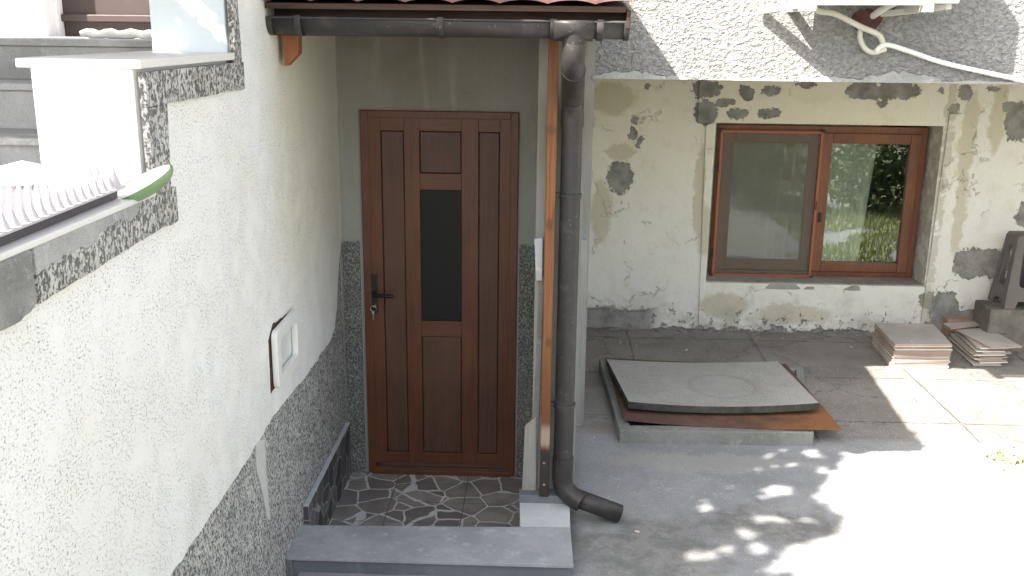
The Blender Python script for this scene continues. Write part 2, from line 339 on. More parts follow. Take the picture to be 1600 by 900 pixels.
def m_facade():
    m = NM('peeling_cream_paint', .85, .25)
    X, Y, Z = m.sep()
    dn = m.vm('SUBTRACT', m.noise(9, 6, .72, color=True), (.5, .5, .5)); fine = m.noise(45, 5, .7); med = m.noise(6, 5, .65); big = m.noise(1.2, 3)
    v = m.vm('ADD', m.pos, m.vm('SCALE', dn, .16))
    def E(lst):
        out = []
        for px, py, rx, ry in lst:
            p = onY(px, py, FY); k = FY / 1480; out.append(((p.x, FY, p.z), (rx * k, .5, ry * k)))
        return out
    cream = m.mix(m.step(Z, .6, 1.9), (.74, .725, .655), (.78, .74, .60))
    cream = m.mix(m.step(X, 2.7, 3.5), cream, (.75, .735, .67))
    cream = m.mix(m.math('MULTIPLY', m.step(med, .48, .75), .5), cream, (.60, .555, .41))
    cream = m.mix(m.math('MULTIPLY', m.step(fine, .6, .75), .35), cream, (.36, .33, .25))
    # tan stains
    tan = m.ellipses(E([(955, 153, 40, 26), (1092, 300, 9, 75), (970, 238, 24, 14), (1130, 478, 40, 22), (1240, 492, 60, 18), (1100, 360, 14, 44), (1560, 180, 12, 60), (1512, 215, 13, 75), (1500, 330, 10, 80), (940, 330, 18, 50)]), v)
    c = m.mix(m.math('MULTIPLY', m.math('SUBTRACT', 1, m.step(tan, .75, 1.12)), .62), cream, m.mix(med, (.42, .36, .22), (.54, .49, .35)))
    grey = m.ellipses(E([(1103, 139, 22, 13), (1102, 176, 17, 21), (1131, 160, 14, 6), (1166, 144, 13, 10), (1152, 177, 15, 8), (1201, 177, 16, 8), (1204, 141, 14, 9),
        (1351, 142, 27, 14), (1400, 141, 38, 14), (1377, 160, 9, 7), (1469, 141, 5, 6), (1509, 145, 9, 12), (1490, 169, 8, 6), (1552, 139, 10, 5), (1592, 190, 22, 30), (1582, 168, 16, 8), (1259, 134, 17, 5),
        (1011, 133, 5, 4), (992, 187, 5, 7), (989, 208, 6, 9), (998, 222, 4, 8), (970, 278, 20, 25), (1512, 412, 22, 24), (1545, 410, 34, 24), (1474, 488, 24, 34), (1515, 497, 32, 16), (1602, 335, 14, 20), (1450, 470, 12, 14)]), v)
    grey = m.math('ADD', grey, m.math('MULTIPLY', m.math('SUBTRACT', m.noise(38, 5, .75), .5), .85))
    gm = m.math('SUBTRACT', 1, m.step(grey, .95, 1.0))
    flake = m.step(m.math('ADD', m.noise(13, 6, .75), m.math('MULTIPLY', m.math('SUBTRACT', .35, Z), .40)), .665, .69)
    low = m.math('SUBTRACT', 1, m.step(m.math('ADD', Z, m.math('MULTIPLY', m.math('SUBTRACT', m.noise(4, 6, .7), .5), .30)), .02, .05))
    lowl = m.math('MULTIPLY', m.math('SUBTRACT', 1, m.step(m.math('ADD', Z, m.math('MULTIPLY', m.math('SUBTRACT', m.noise(6, 6, .7), .5), .3)), .17, .22)), m.math('SUBTRACT', 1, m.step(X, .85, 1.05)))
    strip = m.math('MULTIPLY', m.step(m.math('ADD', X, m.math('MULTIPLY', m.math('SUBTRACT', m.noise(7, 5, .7), .5), .16)), 3.17, 3.18), m.math('SUBTRACT', 1, m.step(m.math('ADD', X, m.math('MULTIPLY', m.math('SUBTRACT', med, .5), .25)), 3.25, 3.27)))
    strip = m.math('MULTIPLY', strip, m.step(m.noise(11, 5, .7), .38, .45))
    allg = m.math('MAXIMUM', m.math('MAXIMUM', gm, flake), m.math('MAXIMUM', low, lowl))
    greyc = m.mix(m.step(m.noise(8, 4, .6), .35, .65), (.20, .193, .172), (.32, .312, .285))
    rim = m.math('MULTIPLY', m.step(grey, .98, 1.0), m.math('SUBTRACT', 1, m.step(grey, 1.03, 1.16)))
    c = m.mix(m.math('MULTIPLY', rim, .5), c, (.80, .78, .68)); c = m.mix(allg, c, greyc); c = m.mix(m.math('MULTIPLY', strip, .55), c, (.40, .37, .28))
    gl = m.math('MULTIPLY', m.math('SUBTRACT', 1, m.step(Z, .05, .5)), m.step(m.noise(3, 5, .7), .4, .65)); c = m.mix(m.math('MULTIPLY', gl, .5), c, (.30, .285, .24))
    crack = m.voro(2.1, 'DISTANCE_TO_EDGE', m.vm('ADD', m.pos, m.vm('SCALE', m.noise(6, 5, .7, color=True), .3)))
    cm = m.math('MULTIPLY', m.math('SUBTRACT', 1, m.step(crack, .0015, .006)), m.step(m.noise(2.6, 2), .5, .56))
    c = m.mix(m.math('MULTIPLY', cm, .55), c, (.20, .18, .13))
    m.color(c)
    h = m.math('ADD', m.math('MULTIPLY', m.noise(24, 5, .6), .8), m.math('MULTIPLY', m.math('SUBTRACT', 1, allg), 2.2)); h = m.math('SUBTRACT', h, m.math('MULTIPLY', cm, .6))
    m.bump(h, .009, .9); return m.m
M['facade'] = m_facade()
def m_rust():
    m = NM('rusty_sheet', .75, .3); n = m.noise(4, 6, .7); X, Y, Z = m.sep()
    c = m.mix(m.step(n, .3, .7), (.10, .058, .045), (.17, .095, .07))
    o = m.math('MULTIPLY', m.step(m.math('ADD', m.math('MULTIPLY', X, 1), m.math('MULTIPLY', m.math('SUBTRACT', n, .5), 1.4)), 1.15, 1.75), m.math('SUBTRACT', 1, m.step(m.math('ADD', Y, m.math('MULTIPLY', n, .3)), 6.0, 6.25)))
    c = m.mix(m.math('MULTIPLY', o, .85), c, (.27, .12, .042))
    c = m.mix(m.math('MULTIPLY', m.step(m.noise(34, 4, .8), .58, .66), .6), c, (.05, .025, .018)); m.color(c); m.bump(m.noise(50, 4), .002, .6); return m.m
M['rust'] = m_rust()
def m_cover():
    m = NM('gritty_board', .9, .2); n = m.noise(85, 3, .8); b = m.noise(3, 5, .6)
    c = m.mix(m.step(b, .3, .7), (.35, .345, .32), (.43, .425, .395))
    c = m.mix(m.math('MULTIPLY', m.step(n, .5, .62), .45), c, (.15, .155, .13)); c = m.mix(m.math('MULTIPLY', m.step(m.noise(120, 2), .6, .7), .5), c, (.5, .5, .46))
    ring = m.vm('LENGTH', m.vm('MULTIPLY', m.vm('SUBTRACT', m.pos, (1.22, 6.22, .17)), (1, 1, 0)))
    r = m.math('ADD', ring, m.math('MULTIPLY', m.math('SUBTRACT', m.noise(7, 4), .5), .06)); rm = m.math('SUBTRACT', 1, m.step(m.math('ABSOLUTE', m.math('SUBTRACT', r, .22)), .004, .03))
    c = m.mix(m.math('MULTIPLY', rm, .17), c, (.14, .145, .125)); m.color(c); m.bump(n, .003, .8); return m.m
M['cover'] = m_cover()
M['cover_side'] = m_concrete('wood_wool_edge', (.055, .055, .048), (.12, .12, .10), 5, .01, .6)
def m_tile(name, a, b):
    m = NM(name, .6, .3); n = m.noise(3, 5, .65)
    m.color(m.mix(m.step(n, .3, .7), a, b)); m.bump(m.noise(60, 3), .001, .4); return m.m
M['tile_top'] = m_tile('dusty_grey_tile_face', (.38, .36, .33), (.52, .50, .46))
M['tile_a'] = m_tile('grey_tile', (.24, .20, .18), (.34, .29, .265))
M['tile_b'] = m_tile('terracotta_bodied_tile', (.36, .23, .175), (.44, .31, .25))
M['tile_c'] = m_tile('cream_bodied_tile', (.50, .45, .38), (.62, .57, .50))
def m_glass(name, tint, minr, rough=.0):
    mt = bpy.data.materials.new(name); mt.use_nodes = True; t = mt.node_tree; t.nodes.clear()
    o = t.nodes.new('ShaderNodeOutputMaterial'); mx = t.nodes.new('ShaderNodeMixShader'); tr = t.nodes.new('ShaderNodeBsdfTransparent'); gl = t.nodes.new('ShaderNodeBsdfGlossy')
    fr = t.nodes.new('ShaderNodeFresnel'); fr.inputs[0].default_value = 1.5; ad = t.nodes.new('ShaderNodeMath'); ad.operation = 'ADD'; ad.inputs[1].default_value = minr
    t.links.new(fr.outputs[0], ad.inputs[0]); t.links.new(ad.outputs[0], mx.inputs[0]); tr.inputs[0].default_value = (*tint, 1); gl.inputs['Roughness'].default_value = rough
    nz = t.nodes.new('ShaderNodeTexNoise'); nz.inputs['Scale'].default_value = 3; bp = t.nodes.new('ShaderNodeBump'); bp.inputs['Distance'].default_value = .0006; bp.inputs['Strength'].default_value = .12
    g = t.nodes.new('ShaderNodeNewGeometry'); t.links.new(g.outputs['Position'], nz.inputs['Vector']); t.links.new(nz.outputs[0], bp.inputs['Height']); t.links.new(bp.outputs[0], gl.inputs['Normal'])
    t.links.new(tr.outputs[0], mx.inputs[1]); t.links.new(gl.outputs[0], mx.inputs[2]); t.links.new(mx.outputs[0], o.inputs[0]); return mt
M['glass'] = m_glass('window_glass', (.88, .92, .90), .10)
def m_mesh():
    mt = bpy.data.materials.new('insect_mesh'); mt.use_nodes = True; t = mt.node_tree; t.nodes.clear()
    o = t.nodes.new('ShaderNodeOutputMaterial'); mx = t.nodes.new('ShaderNodeMixShader'); tr = t.nodes.new('ShaderNodeBsdfTransparent'); d = t.nodes.new('ShaderNodeBsdfDiffuse'); d.inputs[0].default_value = (.24, .23, .19, 1)
    mx.inputs[0].default_value = .27; t.links.new(tr.outputs[0], mx.inputs[1]); t.links.new(d.outputs[0], mx.inputs[2]); t.links.new(mx.outputs[0], o.inputs[0]); return mt
M['mesh'] = m_mesh()
def m_darkglass():
    m = NM('dark_textured_glass', .55, .25); m.color((.012, .013, .011)); m.bump(m.noise(60, 2), .002, .5); return m.m
M['darkglass'] = m_darkglass()
def m_leaf(name, a, b):
    m = NM(name, .55, .3); m.color(m.mix(m.noise(2, 2), a, b)); return m.m
M['leaf'] = m_leaf('tree_leaf', (.035, .075, .018), (.07, .13, .03))
M['bushleaf'] = m_leaf('bush_leaf', (.04, .075, .022), (.09, .13, .045))
M['grass'] = m_leaf('dry_green_grass', (.26, .33, .10), (.42, .45, .20))
M['weed'] = m_leaf('weed_leaf', (.26, .33, .12), (.38, .42, .20))
def m_soil():
    m = NM('yard_soil', .95, .1); n = m.noise(.8, 5, .6); m.color(m.mix(m.step(n, .35, .65), (.24, .225, .17), (.33, .31, .25))); m.bump(m.noise(12, 5), .03, .7); return m.m
M['soil'] = m_soil()

# ================================================================== SETTING
WX = -1.16                    # right face of the side wall
DY = 5.46                     # door wall face
OY = 5.87                     # face of the overhanging upper floor
KZ = 0
gm_ = MB(); hx0, hx1, hy0, hy1 = WX - .2, .16, 4.2, DY + .2          # one sheet with the sunken porch left out
gm_.add([(-120, -120, -.004), (120, -120, -.004), (120, 120, -.004), (-120, 120, -.004), (hx0, hy0, -.004), (hx1, hy0, -.004), (hx1, hy1, -.004), (hx0, hy1, -.004)], [(0, 1, 5, 4), (1, 2, 6, 5), (2, 3, 7, 6), (3, 0, 4, 7)])
o = gm_.build('ground', M['soil']); tag(o, kind='structure')
g = MB()                      # yard paving with a gentle unevenness
nx, ny = 60, 60; x0, x1, y0, y1 = -1.10, 5.2, .2, 8.3
vs = []
for j in range(ny + 1):
    for i in range(nx + 1):
        x = x0 + (x1 - x0) * i / nx; y = y0 + (y1 - y0) * j / ny
        hz = .012 * noise.noise(Vector((x * .9, y * .9, 0)))
        if x < .15 and y > 4.3: hz = -.22 if y > 4.35 and x < .12 else -.02
        vs.append((x, y, hz + .004 + .010))
g.add(vs, [(j * (nx + 1) + i, j * (nx + 1) + i + 1, (j + 1) * (nx + 1) + i + 1, (j + 1) * (nx + 1) + i) for j in range(ny) for i in range(nx)], True)
o = g.build('yard_paving', M['ground']); tag(o, kind='structure')
FZ = -.15                     # sunken porch floor
o = MB().box(WX + .0, -.04, 4.30, DY, FZ - .1, FZ).build('porch_floor', M['paving']); tag(o, kind='structure')

# ---------------------------------------------------------------- the house
house = thing('house', (1.4, 7, 0), 'weathered house with recessed brown door, peeling cream basement wall and overhanging rough grey upper floor', 'house')
# door wall: left of door, right of door, above; frame opening
a, b = onY(560, 172, DY - .02), onY(814, 176, DY - .02); c, d = onY(580, 740, DY - .02), onY(798, 745, DY - .02)
DX0, DX1, DZ0, DZ1 = (a.x + c.x) / 2 - .004, (b.x + d.x) / 2 + .006, FZ + .0, (a.z + b.z) / 2
w = MB()
w.box(WX, DX0 + .01, DY, DY + .3, -.3, 2.66); w.box(DX1 - .01, .20, DY, DY + .3, -.3, 2.66); w.box(DX0 + .01, DX1 - .01, DY, DY + .3, DZ1 - .01, 2.66)
w.box(-.035, .19, 4.70, DY, -.3, 2.55)
w.build('wall', M['grey'], house)
# fine pebbledash dado either side of the door
gz = onY(545, 377, DY).z
dd = MB()
def jag_top(x0, x1, z, n=14, amp=.012, z0=FZ):
    pts = [(x0, z0)] + [(x0 + (x1 - x0) * i / n, z + random.uniform(-amp, amp)) for i in range(n + 1)] + [(x1, z0)]
    return pts
dd.prism(jag_top(WX + .012, DX0 - .022, gz), 'Y', DY - .014, DY + .01)
dd.build('pebbledash_dado', M['granite'], house)
dd = MB(); dd.prism(jag_top(DX1 + .012, -.038, gz - .005), 'Y', DY - .014, DY + .01); dd.build('pebbledash_dado', M['granite'], house)
# white foam strip, pier tile and leaning marble piece at the pier
MB().prism([(onY(835, 372, 4.69).x, onY(835, 372, 4.69).z), (onY(848, 370, 4.69).x, onY(848, 370, 4.69).z), (onY(847, 436, 4.69).x, onY(847, 436, 4.69).z), (onY(838, 436, 4.69).x, onY(838, 436, 4.69).z)], 'Y', 4.66, 4.695).build('trim_strip', M['tile_pale'], house, .002)
q = [onY(*p, 4.69) for p in [(820, 664), (838, 650), (838, 776), (815, 776)]]
MB().prism([(p.x, p.z) for p in q], 'Y', 4.675, 4.697).build('pier_facing', M['marble_strip'], house, .003)
q = [onY(*p, 4.69) for p in [(843, 430), (850, 430), (838, 772), (829, 772)]]
MB().prism([(p.x, p.z) for p in q], 'Y', 4.685, 4.70).build('pier_edge', M['concrete'], house, .002)
# grey return wall behind the downpipe, marble strip standing by it
w = MB(); w.box(.17, .285, OY, FY + .1, -.3, 2.9); w.build('return_wall', M['grey'], house)
q1, q2 = onY(903, 375, OY - .03), onY(917, 655, OY - .03)
MB().box(onY(900, 655, OY - .03).x - .03, onY(917, 375, OY - .03).x, OY - .03, OY - .002, .02, q1.z).build('marble_edging', M['marble_strip'], house, .003)
# overhanging upper floor
ez = (onY(925, 126, OY).z + onY(1600, 128, OY).z) / 2
up = MB()
n = 120; pts = []
xs0, xs1 = .285, 7.5
for i in range(n + 1):
    x = xs0 + (xs1 - xs0) * i / n; pts.append((x, ez + .006 * noise.noise(Vector((x * 9, 0, 1))) + (.012 if .285 < x < .5 else 0)))
up.prism(pts + [(xs1, 5.2), (xs0, 5.2)], 'Y', OY, OY + .03)
up.build('upper_wall', M['roughcast'], house)
sl = MB(); sl.box(.285, 7.5, OY + .03, 8.9, ez + .02, 5.2); sl.box(WX - 2.5, .284, OY, 8.9, 2.58, 5.2)
sl.build('upper_floor', M['concrete'], house)
# smeared cement along the drip edge
sm = MB()
for (p0, p1, hh) in [((925, 1040), 0, 14), ((1040, 1075), 0, 9), ((1245, 1350), 0, 9), ((1348, 1470), 0, 20), ((1470, 1600), 0, 6), ((1120, 1240), 0, 4)]:
    X0 = onY(p0, 125, OY).x if not isinstance(p0, tuple) else onY(p0[0], 125, OY).x; X1 = onY(p0[1], 125, OY).x
    k = 18; base = [(X0 + (X1 - X0) * i / k, ez - .002) for i in range(k + 1)]
    top = [(X0 + (X1 - X0) * i / k, ez + hh * .0038 * (.35 + .65 * math.sin(math.pi * (i + .3) / (k + .6))) * (.6 + .9 * abs(noise.noise(Vector((X0 + i * .4, 2, 0)))))) for i in range(k, -1, -1)]
    sm.prism(base + top, 'Y', OY - .012, OY + .01)
sm.build('cement_smear', m_concrete('pale_cement_smear', (.30, .30, .29), (.46, .46, .44), 2, .01, .3), house, .004)
# facade with window opening
oX0, oX1 = onY(1112, 300, FY).x, onY(1462, 300, FY).x + .0
oZ0, oZ1 = (onY(1103, 443, FY).z + onY(1440, 446, FY).z) / 2, (onY(1127, 194, FY).z + onY(1475, 194, FY).z) / 2
fw = MB(); fx0, fx1 = .285, 7.2; fzt = ez + .02
def grid(mb, xa, xb, za, zb, y=FY):
    nx = max(1, int((xb - xa) / .04)); nz = max(1, int((zb - za) / .04)); vs = []
    for j in range(nz + 1):
        for i in range(nx + 1):
            x = xa + (xb - xa) * i / nx; z = za + (zb - za) * j / nz
            dy = .010 * noise.noise(Vector((x * 2.2, z * 2.2, 3))) + .004 * noise.noise(Vector((x * 9, z * 9, 1)))
            if i in (0, nx) or j in (0, nz): dy *= .3
            vs.append((x, y + dy, z))
    mb.add(vs, [(j * (nx + 1) + i, j * (nx + 1) + i + 1, (j + 1) * (nx + 1) + i + 1, (j + 1) * (nx + 1) + i) for j in range(nz) for i in range(nx)], True)
grid(fw, fx0, oX0, -.05, fzt); grid(fw, oX1, fx1, -.05, fzt); grid(fw, oX0, oX1, -.05, oZ0); grid(fw, oX0, oX1, oZ1, fzt)
RY = WY + .10
fw.add([(oX0, FY, oZ0), (oX0, RY, oZ0), (oX0, RY, oZ1), (oX0, FY, oZ1), (oX1, FY, oZ0), (oX1, RY, oZ0), (oX1, RY, oZ1), (oX1, FY, oZ1)],
       [(0, 1, 2, 3), (4, 5, 6, 7), (2, 3, 7, 6)])
fw.build('basement_wall', M['facade'], house, fix=False)
MB().box(oX0 + .001, oX1 - .001, FY + .001, RY, oZ0 - .05, oZ0 + .012).build('window_sill', m_concrete('worn_sill_plaster', (.26, .245, .21), (.42, .41, .36), 2, .008, .4), house, .006)
# lintel of thicker plaster over the window
lz = onY(1300, 192, FY - .025); lx0, lx1 = onY(1092, 150, FY - .02).x, onY(1484, 150, FY - .02).x
MB().prism([(lx0, oZ1 - .002), (lx1 - .015, oZ1 - .002), (lx1 - .004, oZ1 + .06), (lx1 + .02, oZ1 + .18), (lx1 + .03, fzt - .03), (lx0, fzt - .03)], 'Y', FY - .016, FY + .02).build('lintel', M['facade'], house, .006)
# raised plaster pilasters each side of the window
MB().prism([(onY(1095, 440, FY).x, .06), (oX0 - .012, .06), (oX0 - .012, oZ1 - .01), (onY(1108, 200, FY).x - .03, oZ1 - .01)], 'Y', FY - .014, FY + .02).build('plaster_edge', M['facade'], house, .005)
MB().prism([(oX1 + .004, .05), (oX1 + .10, .05), (oX1 + .13, oZ1 + .1), (oX1 + .03, oZ1 + .1)], 'Y', FY - .016, FY + .02).build('plaster_edge', M['facade'], house, .006)
# rubble fillet along the foot of the wall
rb = MB()
for i in range(90):
    x = random.uniform(.32, 5); s_ = random.uniform(.015, .05); mt = Matrix.Translation((x, FY - random.uniform(0, .05), .01)) @ Matrix.Rotation(random.uniform(0, 3), 4, 'Z') @ Matrix.Rotation(random.uniform(-.3, .3), 4, 'X')
    rb.box(-s_, s_, -s_ * .7, s_ * .7, -.02, s_ * .5, mt)
tag(rb.build('wall_foot', M['rough_cement'], house, .006), kind='stuff')
# room behind the window
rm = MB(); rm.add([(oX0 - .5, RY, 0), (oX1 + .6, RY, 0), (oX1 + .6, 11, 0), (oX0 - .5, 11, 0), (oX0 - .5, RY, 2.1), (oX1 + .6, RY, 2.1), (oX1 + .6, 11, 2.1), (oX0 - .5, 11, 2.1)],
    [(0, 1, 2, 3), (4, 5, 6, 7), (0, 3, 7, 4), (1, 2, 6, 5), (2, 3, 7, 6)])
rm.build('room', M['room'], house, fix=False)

# ---------------------------------------------------------------- window
WZ0, WZ1 = (onY(1110, 430, WY).z + onY(1423, 434, WY).z) / 2, (onY(1127, 197, WY).z + onY(1452, 197, WY).z) / 2
WX0, WX1 = (onY(1127, 197, WY).x + onY(1108, 430, WY).x) / 2 - .01, (onY(1453, 197, WY).x + onY(1423, 433, WY).x) / 2
win = MB()
def frame(mb, x0, x1, z0, z1, w, ya, yb, wt=None, wb=None):
    wt = wt or w; wb = wb or w
    mb.box(x0, x0 + w, ya, yb, z0, z1); mb.box(x1 - w, x1, ya, yb, z0, z1); mb.box(x0 + w, x1 - w, ya, yb, z1 - wt, z1); mb.box(x0 + w, x1 - w, ya, yb, z0, z0 + wb)
frame(win, WX0, WX1, WZ0, WZ1, .055, WY, WY + .07, .06, .045)
midx = (onY(1283, 210, WY).x + onY(1268, 425, WY).x) / 2
win.box(midx - .03, midx + .03, WY + .004, WY + .07, WZ0 + .045, WZ1 - .06)
window = win.build('window', M['win_woodz'], house, .004)
sx0, sx1 = midx + .0, WX1 - .052; s = MB(); frame(s, sx0, sx1, WZ0 + .05, WZ1 - .055, .085, WY - .018, WY + .04)
s.build('sash', M['win_woodz'], window, .006)
s = MB(); frame(s, WX0 + .05, midx - .01, WZ0 + .05, WZ1 - .055, .09, WY + .012, WY + .05); s.build('sash', M['win_woodz'], window, .006)
MB().box(sx0 + .08, sx1 - .08, WY + .01, WY + .014, WZ0 + .12, WZ1 - .125).build('pane', M['glass'], window)
MB().box(WX0 + .13, midx - .09, WY + .025, WY + .029, WZ0 + .12, WZ1 - .125).build('pane', M['glass'], window)
sc0, sc1 = WX0 + .012, midx - .002
s = MB(); frame(s, sc0, sc1, WZ0 + .0, WZ1 - .04, .022, WY - .045, WY - .012); s.build('screen_frame', M['screen_frame'], window, .003)
MB().box(sc0 + .02, sc1 - .02, WY - .030, WY - .029, WZ0 + .02, WZ1 - .06).build('insect_screen', M['mesh'], window)
s = MB()
for xx in (sc0, sc1):
    for zz in (WZ0 + .0, WZ1 - .04): MB().box(xx - .014, xx + .014, WY - .052, WY - .008, zz - .012, zz + .012).build('screen_corner', M['black'], window, .002)
for zz in (WZ0 + .2, WZ1 - .35): MB().box(sc0 - .014, sc0 + .004, WY - .05, WY - .01, zz - .04, zz + .04).build('screen_hinge', M['black'], window, .002)
s.box(sc1 - .016, sc1 - .006, WY - .052, WY - .04, (WZ0 + WZ1) / 2 - .05, (WZ0 + WZ1) / 2 + .02)
s.build('screen_latch', M['black'], window, .002)
s = MB(); s.box(sx0 + .02, sx0 + .045, WY - .03, WY - .018, WZ0 + .48, WZ0 + .56)
s.build('catch', M['black'], window, .003)
# curtain: long cloth with folds, gap at the right
cu = MB(); n = 160; vs = []
cx0, cx1 = WX0 - .1, onY(1363, 320, WY + .15).x
for j, z in enumerate((WZ1 + .15, (WZ0 + WZ1) / 2, WZ0 - .15)):
    for i in range(n + 1):
        t = i / n; x = cx0 + (cx1 - cx0) * t - .05 * (j) * t
        vs.append((x, WY + .14 + .035 * math.sin(t * 46 + math.sin(t * 11) * 2) + .015 * math.sin(t * 17), z))
cu.add(vs, [(j * (n + 1) + i, j * (n + 1) + i + 1, (j + 1) * (n + 1) + i + 1, (j + 1) * (n + 1) + i) for j in range(2) for i in range(n)], True)
tag(cu.build('curtain', M['curtain'], None, fix=False), 'pale sage curtain with soft vertical folds hanging behind the window glass', 'curtain')

# ---------------------------------------------------------------- door
dy = DY - .02
df = MB(); frame(df, DX0, DX1, DZ0, DZ1, .045, dy, DY + .05, .04, .045)
door = MB()
def wx(p0, p1): return onY(p0, 0, dy)
lx0_, lx1_ = (onY(573, 190, dy).x + onY(588, 720, dy).x) / 2, (onY(804, 190, dy).x + onY(790, 720, dy).x) / 2
lzt, lzb = onY(690, 184, dy).z, onY(690, 726, dy).z
def U(xt, xb, yt, yb): return (onY(xt, yt, dy).x + onY(xb, yb, dy).x) / 2
pL = (U(595, 605, 205, 708), U(632, 636, 205, 708)); pC = (U(656, 661, 205, 708), U(721, 720, 205, 708)); pR = (U(748, 747, 206, 708), U(782, 775, 206, 708))
zt, zb = onY(690, 206, dy).z, onY(690, 708, dy).z
z1 = onY(690, 271, dy).z; z2 = onY(690, 298, dy).z; z3 = onY(690, 502, dy).z; z4 = onY(690, 527, dy).z
ly0, ly1 = dy + .006, DY + .04
dl = MB(); dl.box(lx0_, lx1_, ly0 + .016, ly1, lzb, lzt)
leaf = dl.build('door', M['door_dark'], house)
df.build('door_frame', M['door_wood'], leaf, .004)
st = MB(); g_ = .0022
for xa, xb in ((lx0_, pL[0] - g_), (pL[1] + g_, pC[0] - g_), (pC[1] + g_, pR[0] - g_), (pR[1] + g_, lx1_)): MB().box(xa, xb, ly0, ly0 + .02, lzb, lzt).build('stile', M['door_wood'], leaf, .0025)
for xa, xb in ((pL[0] - g_, pL[1] + g_), (pR[0] - g_, pR[1] + g_), (pC[0] - g_, pC[1] + g_)):
    for za, zc in ((zt + g_, lzt), (lzb, zb - g_)): MB().box(xa, xb, ly0 + .0004, ly0 + .02, za, zc).build('rail', M['door_rail'], leaf, .0015)
for za, zc in ((z2 + g_, z1 - g_), (z4 + g_, z3 - g_)): MB().box(pC[0] - g_, pC[1] + g_, ly0 + .0004, ly0 + .02, za, zc).build('rail', M['door_rail'], leaf, .0015)
for xa, xb, za, zc in ((*pL, zb, zt), (*pR, zb, zt), (*pC, z1, zt), (*pC, zb, z4)):
    MB().box(xa + g_, xb - g_, ly0 + .004, ly0 + .02, za + g_, zc - g_).build('panel', M['door_panel'], leaf, .004)
MB().box(pC[0], pC[1], ly0 + .010, ly0 + .018, z3 + g_, z2 - g_).build('glass', M['darkglass'], leaf)
hp = onY(586, 458, dy)
h_ = MB(); h_.box(hp.x - .019, hp.x + .015, ly0 - .010, ly0, onY(586, 490, dy).z, onY(586, 428, dy).z)
h_.tube([(hp.x, ly0, hp.z), (hp.x, ly0 - .05, hp.z), (hp.x + .012, ly0 - .058, hp.z), (hp.x + .115, ly0 - .056, hp.z - .004)], .0105, 10)
h_.build('handle', M['black'], leaf, .003)
MB().box(DX0 + .02, DX1 - .02, dy - .012, dy + .0, DZ0 + .001, DZ0 + .035).build('weather_bar', M['door_rail'], leaf, .004)
k = onY(586, 480, ly0 - .02); ky = MB(); ky.tube([(k.x, ly0 - .006, k.z + .008), (k.x, ly0 - .035, k.z + .008)], .008, 10)
ring = [(k.x - .008 + .017 * math.cos(t * math.pi / 8), ly0 - .030, k.z - .006 + .017 * math.sin(t * math.pi / 8)) for t in range(17)]
ky.tube(ring, .0022, 6, False); ky.box(k.x - .012, k.x - .006, ly0 - .033, ly0 - .030, k.z - .075, k.z - .022); ky.box(k.x - .016, k.x - .002, ly0 - .034, ly0 - .029, k.z - .035, k.z - .022)
tag(ky.build('key', M['steel']), 'small steel key and ring hanging in the lock under the black door handle', 'key')

# ---------------------------------------------------------------- side wall on the left
swall = thing('side_wall', (WX - .15, 3.5, 0), 'tall white spattered render wall left of the door with grey pebbledash plinth', 'wall')
cz1 = onX(230, 310, WX).z; cy1 = onX(262, 308, WX).y          # lower ledge
by0 = onX(216, 95, WX).y; by1 = onX(362, 86, WX).y; bz1 = onX(290, 90, WX).z
TOPZ = 3.05
core = MB(); core.prism([(.6, -.3), (DY - .0, -.3), (DY - .0, TOPZ), (by1 + .02, TOPZ), (by1 + .02, bz1 - .02), (by0, bz1 - .02), (by0, cz1 + .005), (.6, cz1 + .005)], 'X', WX - .30, WX - .012)
core.build('wall_core', M['white_paint'], swall)
# lower pebbledash plinth
bound = []
for p in [(262, 912), (270, 900), (300, 848), (345, 778), (385, 712), (412, 668), (430, 640), (470, 590), (500, 548), (524, 512)]:
    q = onX(*p, WX); bound.append((q.y, q.z))
z_b = sum(b[1] for b in bound) / len(bound)
MB().box(WX - .012, WX, .6, DY - .001, -.3, z_b + .5).build('pebbledash_plinth', M['pebble'], swall)
# white render layer, ragged lower edge, stepping up at the corner
def noisy(pts, stepl=.03, amp=.012, seed=0):
    out = []
    for (ya, za), (yb, zb_) in zip(pts[:-1], pts[1:]):
        L = math.hypot(yb - ya, zb_ - za); n = max(1, int(L / stepl))
        for i in range(n):
            t = i / n; y = ya + (yb - ya) * t; z = za + (zb_ - za) * t; nn = noise.noise(Vector((y * 14, z * 14, seed))) + .5 * noise.noise(Vector((y * 45, z * 45, seed)))
            out.append((y - (zb_ - za) / L * amp * nn, z + (yb - ya) / L * amp * nn))
    out.append(pts[-1]); return out
cY = DY - .002
edge = noisy([(.6, z_b - .03), (2.6, z_b - .02), (3.4, z_b + .0), (3.95, z_b + .03), (4.55, z_b + .0), (5.05, z_b + .0), (5.16, z_b + .02), (5.26, z_b + .12), (5.33, gz - .15), (cY, gz + .02)])
bb1 = onX(265, 345, WX).z; bb0 = onX(0, 482, WX).z - .022; vz = onX(310, 150, WX).z; vy = onX(252, 200, WX).y; vyt = onX(372, 120, WX).y
top = [(cY, TOPZ), (by1 + .02, TOPZ), (by1 + .02, bz1 - .03), (by0, bz1 - .03), (by0, cz1 - .04), (.6, cz1 - .04)]
MB().prism(edge + top, 'X', WX, WX + .010).build('white_render', M['render'], swall)
